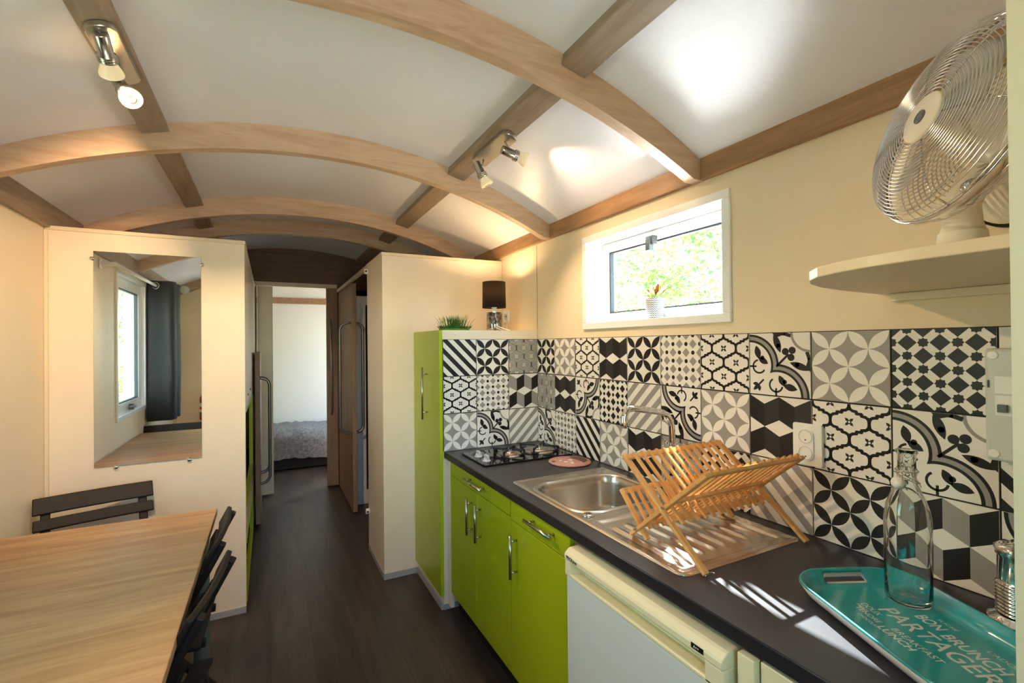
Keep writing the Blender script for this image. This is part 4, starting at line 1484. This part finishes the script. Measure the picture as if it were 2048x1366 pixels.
gp = thing('grass_pot', 'clump of artificial grass with yellow flowers on the tall cupboard', 'plant', (.94, 2.56, LZ))
m = MB()
m.prism(rrect(.862, 1.028, 2.52, 2.60, .02), LZ + .0005, LZ + .012)
obj('turf_mat', m, 'grass_green', gp)
m = MB()
for k in range(420):
    tall = k < 170
    if tall: x, y = random.gauss(.945, .03), random.gauss(2.56, .016)
    else: x, y = random.uniform(.864, 1.026), random.uniform(2.522, 2.598)
    x = min(max(x, .866), 1.024); y = min(max(y, 2.524), 2.596)
    h = random.uniform(.045, .085) if tall else random.uniform(.012, .024)
    dx, dy = (x - .945) * .55 + random.uniform(-.012, .012), (y - 2.56) * .6 + random.uniform(-.012, .012)
    if not tall: dx *= .4; dy *= .4
    w_ = .0014
    m.add([(x - w_, y, LZ + .01), (x + w_, y, LZ + .01), (x + dx * .5 + w_ * .8, y + dy * .5, LZ + .01 + h * .65), (x + dx * .5 - w_ * .8, y + dy * .5, LZ + .01 + h * .65), (x + dx, y + dy, LZ + .01 + h)],
          [(0, 1, 2, 3), (3, 2, 4)])
o_ = obj('grass_blades', m, 'grass_dark', gp); o_['kind'] = 'stuff'
for fx, fz in ((.868, .055), (1.012, .08), (.975, .06)):
    fo = MB().tube([(.945 + (fx - .945) * .4, 2.55, LZ + .01), (fx, 2.545, LZ + fz)], .0009, 5)
    fl = obj('flower_stem', fo, 'grass_green', gp)
    obj('flower', MB().lathe([(0, -.006), (.008, -.002), (.009, .003), (.004, .007), (0, .006)], (fx, 2.545, LZ + fz + .004), 10), 'flower_yellow', fl)

# ------------------------------------------------------------------ spotlight bars
def spot_bar(xc, y0, y1, heads, label):
    a = math.atan2(-(xc - XC), math.sqrt(2.42 ** 2 - (xc - XC) ** 2))
    u = Vector((-math.sin(a), 0, math.cos(a)))
    top = Vector((xc, 0, zc(xc))) - u * .038
    t = thing('spotlight_bar', label, 'ceiling light', (xc, (y0 + y1) / 2, top.z), 'twin spotlight bars on the purlins')
    d = Vector((math.cos(a), 0, math.sin(a)))
    poly = rrect(-.036, .036, y0, y1, .034, 8)
    m = MB()
    n = len(poly)
    vs = []
    for h in (.001, .018):
        for p, q in poly:
            w = top + d * p - u * h
            vs.append((w.x, q, w.z))
    fs = [tuple(range(n)), tuple(range(n, 2 * n))[::-1]] + [(i, (i + 1) % n, n + (i + 1) % n, n + i) for i in range(n)]
    m.add(vs, fs)
    obj('back_plate', m, 'steel_brushed', t, .003)
    for (py, off, aim, lit) in heads:
        p0 = Vector((top.x, py, top.z)) - u * .018
        p1 = p0 + Vector(off)
        aim = Vector(aim).normalized()
        K = 1.15
        hd = obj('spot_head', MB().lathe([(r_ * K, h_ * K) for r_, h_ in [(0, -.042), (.014, -.042), (.0155, -.038), (.0155, .004), (.020, .006), (.020, .009), (.017, .010), (.020, .012), (.020, .015), (.017, .016), (.020, .018), (.020, .021), (.0165, .023), (.014, .024)]], tuple(p1), 28, ax=aim), 'handle_steel', t)
        obj('stem', MB().tube([p0, p0.lerp(p1, .5) , p1 - aim * .02], .004, 8), 'steel_brushed', hd)
        obj('lamp_body', MB().lathe([(r_ * K, h_ * K) for r_, h_ in [(.014, .022), (.017, .030), (.0235, .044), (.0252, .050), (.0252, .054)]], tuple(p1), 28, ax=aim), 'spot_glass', hd)
        obj('lamp_lens', MB().lathe([(r_ * K, h_ * K) for r_, h_ in [(.0250, .0535), (.018, .0555), (0, .0560)]], tuple(p1), 28, ax=aim), 'spot_lens', hd)
        obj('lens_ring', MB().lathe([(.0125, .0572 ), (.0125, .0580), (.0085, .0582), (.0085, .0572)], tuple(p1 + aim * .0075), 24, ax=aim), 'burner_cap', hd)
        if lit > 0:
            l = bpy.data.lights.new('spot_light', 'SPOT')
            l.energy = lit; l.color = (1.0, .67, .38); l.spot_size = R(95); l.spot_blend = .8; l.shadow_soft_size = .010
            lo = bpy.data.objects.new('spot_light', l); COL.objects.link(lo)
            lo.parent = t
            lo.location = p1 + aim * .076 - t.location
            lo.rotation_euler = aim.to_track_quat('-Z', 'Y').to_euler()
    return t
spot_bar(.870, 1.655, 2.0, [(1.715, (.035, 0, -.045), (.90, -.12, -.26), 3.5), (1.925, (-.01, .01, -.055), (.42, -.12, -.85), 12)], 'brushed metal twin spotlight bar on the kitchen-side purlin')
spot_bar(-.394, 1.535, 1.84, [(1.565, (.0, .03, -.032), (.03, .80, -.55), 26), (1.745, (.0, .03, -.045), (.38, -.60, -.60), 22)], 'brushed metal twin spotlight bar on the table-side purlin')

# ------------------------------------------------------------------ mirror
mi = thing('wall_mirror', 'frameless rectangular mirror clipped to the cream cabin front', 'mirror', (-.52, YP, .85))
obj('mirror_glass', MB().box(-.737, -.309, YP - .006, YP - .0055, .849, 1.876), 'mirror_silver', mi)
obj('glass_edge', MB().box(-.738, -.308, YP - .0055, YP - .002, .848, 1.877), 'mirror_edge', mi)
for x, z in ((-.743, 1.84), (-.303, 1.84), (-.655, .843), (-.362, .843)):
    obj('clip', MB().lathe([(.010, 0), (.010, .006), (.008, .012), (0, .013)], (x, YP - .001, z), 18, ax=(0, -1, 0)), 'chrome', mi)

# ------------------------------------------------------------------ dining table
tb_ = thing('dining_table', 'light oak dining table with round grey metal legs', 'table', (-.55, 1.73, 0))
obj('table_top', MB().box(-.905, -.195, 1.13, 2.335, .715, .74), 'table_wood', tb_, .002)
for x, y in ((-.245, 2.27), (-.85, 2.27), (-.245, 1.20), (-.85, 1.20)):
    lg = obj('leg', MB().lathe([(.028, .04), (.028, .714)], (x, y, 0), 24), 'table_leg_grey', tb_)
    obj('foot', MB().lathe([(0, .0005), (.030, .0005), (.031, .012), (.029, .04), (0, .04)], (x, y, 0), 24), 'print_black', lg)

# ------------------------------------------------------------------ folding chairs
def curved_rail(z0, z1, half, yb, bow, th, sl=-.528):
    n = 10
    vs = []
    for k in range(n + 1):
        u = -1 + 2 * k / n
        y = yb - bow * (1 - u * u)
        h = (z1 - z0) / 2
        for yy, zz in ((y - sl * h, z0), (y + sl * h, z1), (y + th + sl * h, z1 - sl * th), (y + th - sl * h, z0 - sl * th)): vs.append((u * half, yy, zz))
    fs = [(0, 1, 2, 3), tuple(n * 4 + i for i in (3, 2, 1, 0))]
    for k in range(n):
        for e in range(4): fs.append((k * 4 + e, (k + 1) * 4 + e, (k + 1) * 4 + (e + 1) % 4, k * 4 + (e + 1) % 4))
    return MB().add(vs, fs)
def make_chair(label):
    c = thing('folding_chair', label, 'chair', (0, 0, 0), 'dark folding chairs round the table')
    for s in (-1, 1):
        obj('leg', MB().bar((s * .165, -.212, .760), (s * .165, .19, .0), .020, .032, upv=(1, 0, 0)), 'chair_dark', c, .004)
        obj('leg', MB().bar((s * .140, .13, .425), (s * .140, -.235, .0), .020, .032, upv=(1, 0, 0)), 'chair_dark', c, .004)
        obj('seat_rail', MB().bar((s * .118, -.155, .418), (s * .118, .20, .432), .018, .026), 'chair_dark', c, .003)
    obj('backrest', curved_rail(.704, .768, .205, -.186, .012, .014), 'chair_dark', c, .004)
    obj('back_slat', curved_rail(.642, .684, .203, -.150, .012, .014), 'chair_dark', c, .004)
    for k in range(6):
        y = -.15 + k * .066
        obj('seat_slat', MB().box(-.195, .195, y, y + .052, .436 + .001 * k, .450 + .001 * k), 'chair_dark', c, .003)
    obj('stretcher', MB().bar((-.17, .10, .16), (.17, .10, .16), .016, .026), 'chair_dark', c, .003)
    obj('stretcher', MB().bar((-.15, -.17, .08), (.15, -.17, .08), .016, .024), 'chair_dark', c, .003)
    return c
ch = make_chair('dark folding chair at the far end of the table, under the mirror')
def place(c, x, y, rz, label):
    c.location = (x, y, 0); c.rotation_euler = (0, 0, rz); c['label'] = label
place(ch, -.648, 2.60, R(180 + 16), 'dark folding chair at the far end of the table, under the mirror')
place(copy_tree(ch), -.345, 2.03, R(90 - 2), 'dark folding chair at the aisle side of the table, the one nearer the mirror cabin')
place(copy_tree(ch), -.335, 1.575, R(90 - 8), 'dark folding chair at the aisle side of the table, the one nearer the camera')
place(copy_tree(ch), -.70, 1.15, R(-3), 'dark folding chair at the near table end, seen only in the mirror')

# ------------------------------------------------------------------ seen in the mirror: curtain, rod, extinguisher, detector
cr = thing('curtain_rod', 'white curtain rod above the tall window, seen in the mirror', 'curtain rod', (-.83, 1.2, 1.93))
obj('rod', MB().tube([(-.832, .05, 1.93), (-.832, 2.13, 1.93)], .011, 12), 'plastic_white', cr)
for y in (.08, 2.10):
    obj('bracket', MB().box(XL + .001, -.832, y - .012, y + .012, 1.918, 1.942).box(XL + .001, XL + .008, y - .02, y + .02, 1.90, 1.96), 'plastic_white', cr, .002)
cu = thing('curtain', 'dark grey curtain drawn aside on the rod, seen in the mirror', 'curtain', (-.83, .75, .8))
m = MB()
path = []
folds = 5
for k in range(folds):
    ya = .945 - k * .085
    xa, xb = (-.893, -.700 + .012 * (k % 2)) if k % 2 == 0 else (-.700, -.893)
    for j in range(12):
        t = j / 12
        path.append((xa + (xb - xa) * t + .0, ya - .085 * max(0, (t - .8) / .2) ** 2 * .9 + .006 * math.sin(t * 9)))
vs = []
for (x, y) in path:
    for z in (.805, 1.2, 1.6, 1.972):
        vs.append((x + .003 * math.sin(z * 6), y + .006 * math.sin(z * 4 + x * 9), z))
n = len(path) - 1
fs = [(k * 4 + e, (k + 1) * 4 + e, (k + 1) * 4 + e + 1, k * 4 + e + 1) for k in range(n) for e in range(3)]
m.add(vs, fs, 0, True)
co = obj('cloth', m, 'curtain_dark', cu)
sm = co.modifiers.new('thick', 'SOLIDIFY'); sm.thickness = .003
m = MB()
for k in range(7):
    y = .955 - k * .07
    m.tube([(-.832 + .024 * math.cos(2 * math.pi * q / 18), y + .008 * math.cos(2 * math.pi * q / 18), 1.93 + .027 * math.sin(2 * math.pi * q / 18)) for q in range(18)], .003, 6, closed=True)
obj('eyelet', m, 'chrome', cu)
fe = thing('fire_extinguisher', 'red fire extinguisher hung on the wall behind the camera, glimpsed in the mirror', 'extinguisher', (-.66, -.53, .62))
obj('cylinder', MB().lathe([(0, 0), (.05, 0), (.054, .01), (.054, .24), (.045, .27), (.02, .285), (.018, .30)], (-.64, -.535, .60), 28), 'red_paint', fe)
obj('label_band', MB().lathe([(.0546, .09), (.0546, .12)], (-.64, -.535, .60), 28).lathe([(.0546, .15), (.0546, .19)], (-.64, -.535, .60), 28), 'plastic_white', fe)
obj('valve', MB().lathe([(.018, .30), (.022, .305), (.022, .33), (0, .335)], (-.64, -.535, .60), 16).bar((-.64, -.535, .945), (-.64, -.46, .955), .015, .008), 'print_black', fe)
obj('bracket', MB().box(-.68, -.60, YB, YB + .012, .68, .72), 'print_black', fe)
sdv = thing('smoke_detector', 'round white smoke detector high in the corner, seen in the mirror', 'detector', (-.84, -.54, 2.03))
obj('housing', MB().lathe([(.045, 0), (.045, .018), (.038, .030), (0, .032)], (-.83, YB + .041, 2.055), 28, ax=(0, 1, 0)), 'plastic_white', sdv)

# ------------------------------------------------------------------ outdoors
struct('ground', MB().box(-30, 30, -30, 30, -.55, -.5), 'ground_gravel', 'pale gravel ground outside the windows')
def hedge(name, label, cx, cy_, sx, sy, z0, z1, n, seed, size=(.05, .10)):
    rnd = random.Random(seed)
    m = MB()
    blobs = []
    for k in range(60):
        blobs.append((cx + rnd.uniform(-sx, sx) * .6, cy_ + sy * (-1 + 2 * ((k * .618) % 1)), z0 + (z1 - z0) * (k + rnd.random()) / 60, rnd.uniform(.35, .75)))
    vs, fs, ms = [], [], []
    for k in range(n):
        bx, by, bz, br = blobs[rnd.randrange(len(blobs))]
        d = Vector((rnd.gauss(0, 1), rnd.gauss(0, 1), rnd.gauss(0, 1))).normalized()
        p = Vector((bx, by, bz)) + d * br * rnd.uniform(.75, 1.05)
        if p.z < z0: p.z = z0 + rnd.random() * .3
        a = Vector((rnd.gauss(0, 1), rnd.gauss(0, 1), rnd.gauss(0, .6))).normalized()
        b = a.cross(d + Vector((rnd.gauss(0, .4), rnd.gauss(0, .4), rnd.gauss(0, .4)))).normalized()
        nn = a.cross(b)
        l = rnd.uniform(*size); w = l * .42
        o = len(vs)
        vs += [p - a * l * .5, p + b * w * .5 + nn * .008, p + a * l * .5, p - b * w * .5 + nn * .008]
        fs += [(o, o + 1, o + 2), (o, o + 2, o + 3)]
        c = rnd.choice((0, 0, 1, 2))
        ms += [c, c]
    m.v = [tuple(v) for v in vs]; m.f = fs; m.m = ms; m.sm = [False] * len(fs)
    o = obj(name, m, ['leaf_a', 'leaf_b', 'leaf_c'], None, base=(cx, cy_, z0))
    return tag(o, label, 'hedge', None, 'stuff')
hedge('hedge', 'bright sunlit leafy hedge outside the kitchen window', 6.3, 6.3, 1.0, 3.2, -.45, 4.0, 24000, 3, (.08, .15))
hedge('hedge', 'sunlit green hedge outside the tall window, seen in the mirror', -3.3, -2.4, .8, 6.4, -.45, 3.8, 26000, 5, (.08, .14))

gt = thing('bounce_table', 'unseen polished steel table added outside the kitchen window to bounce sun onto the ceiling', 'table', (2.45, 2.95, -.5))  # unseen reflector, added to throw sunlight through the window onto the ceiling
obj('table_top', MB().prism(rrect(1.95, 2.95, 2.25, 3.65, .05), .70, .725), 'bounce_steel', gt, .004)
for x, y in ((2.02, 2.32), (2.88, 2.32), (2.02, 3.58), (2.88, 3.58)):
    obj('leg', MB().tube([(x, y, -.499), (x, y, .70)], .02, 12), 'bounce_steel', gt)
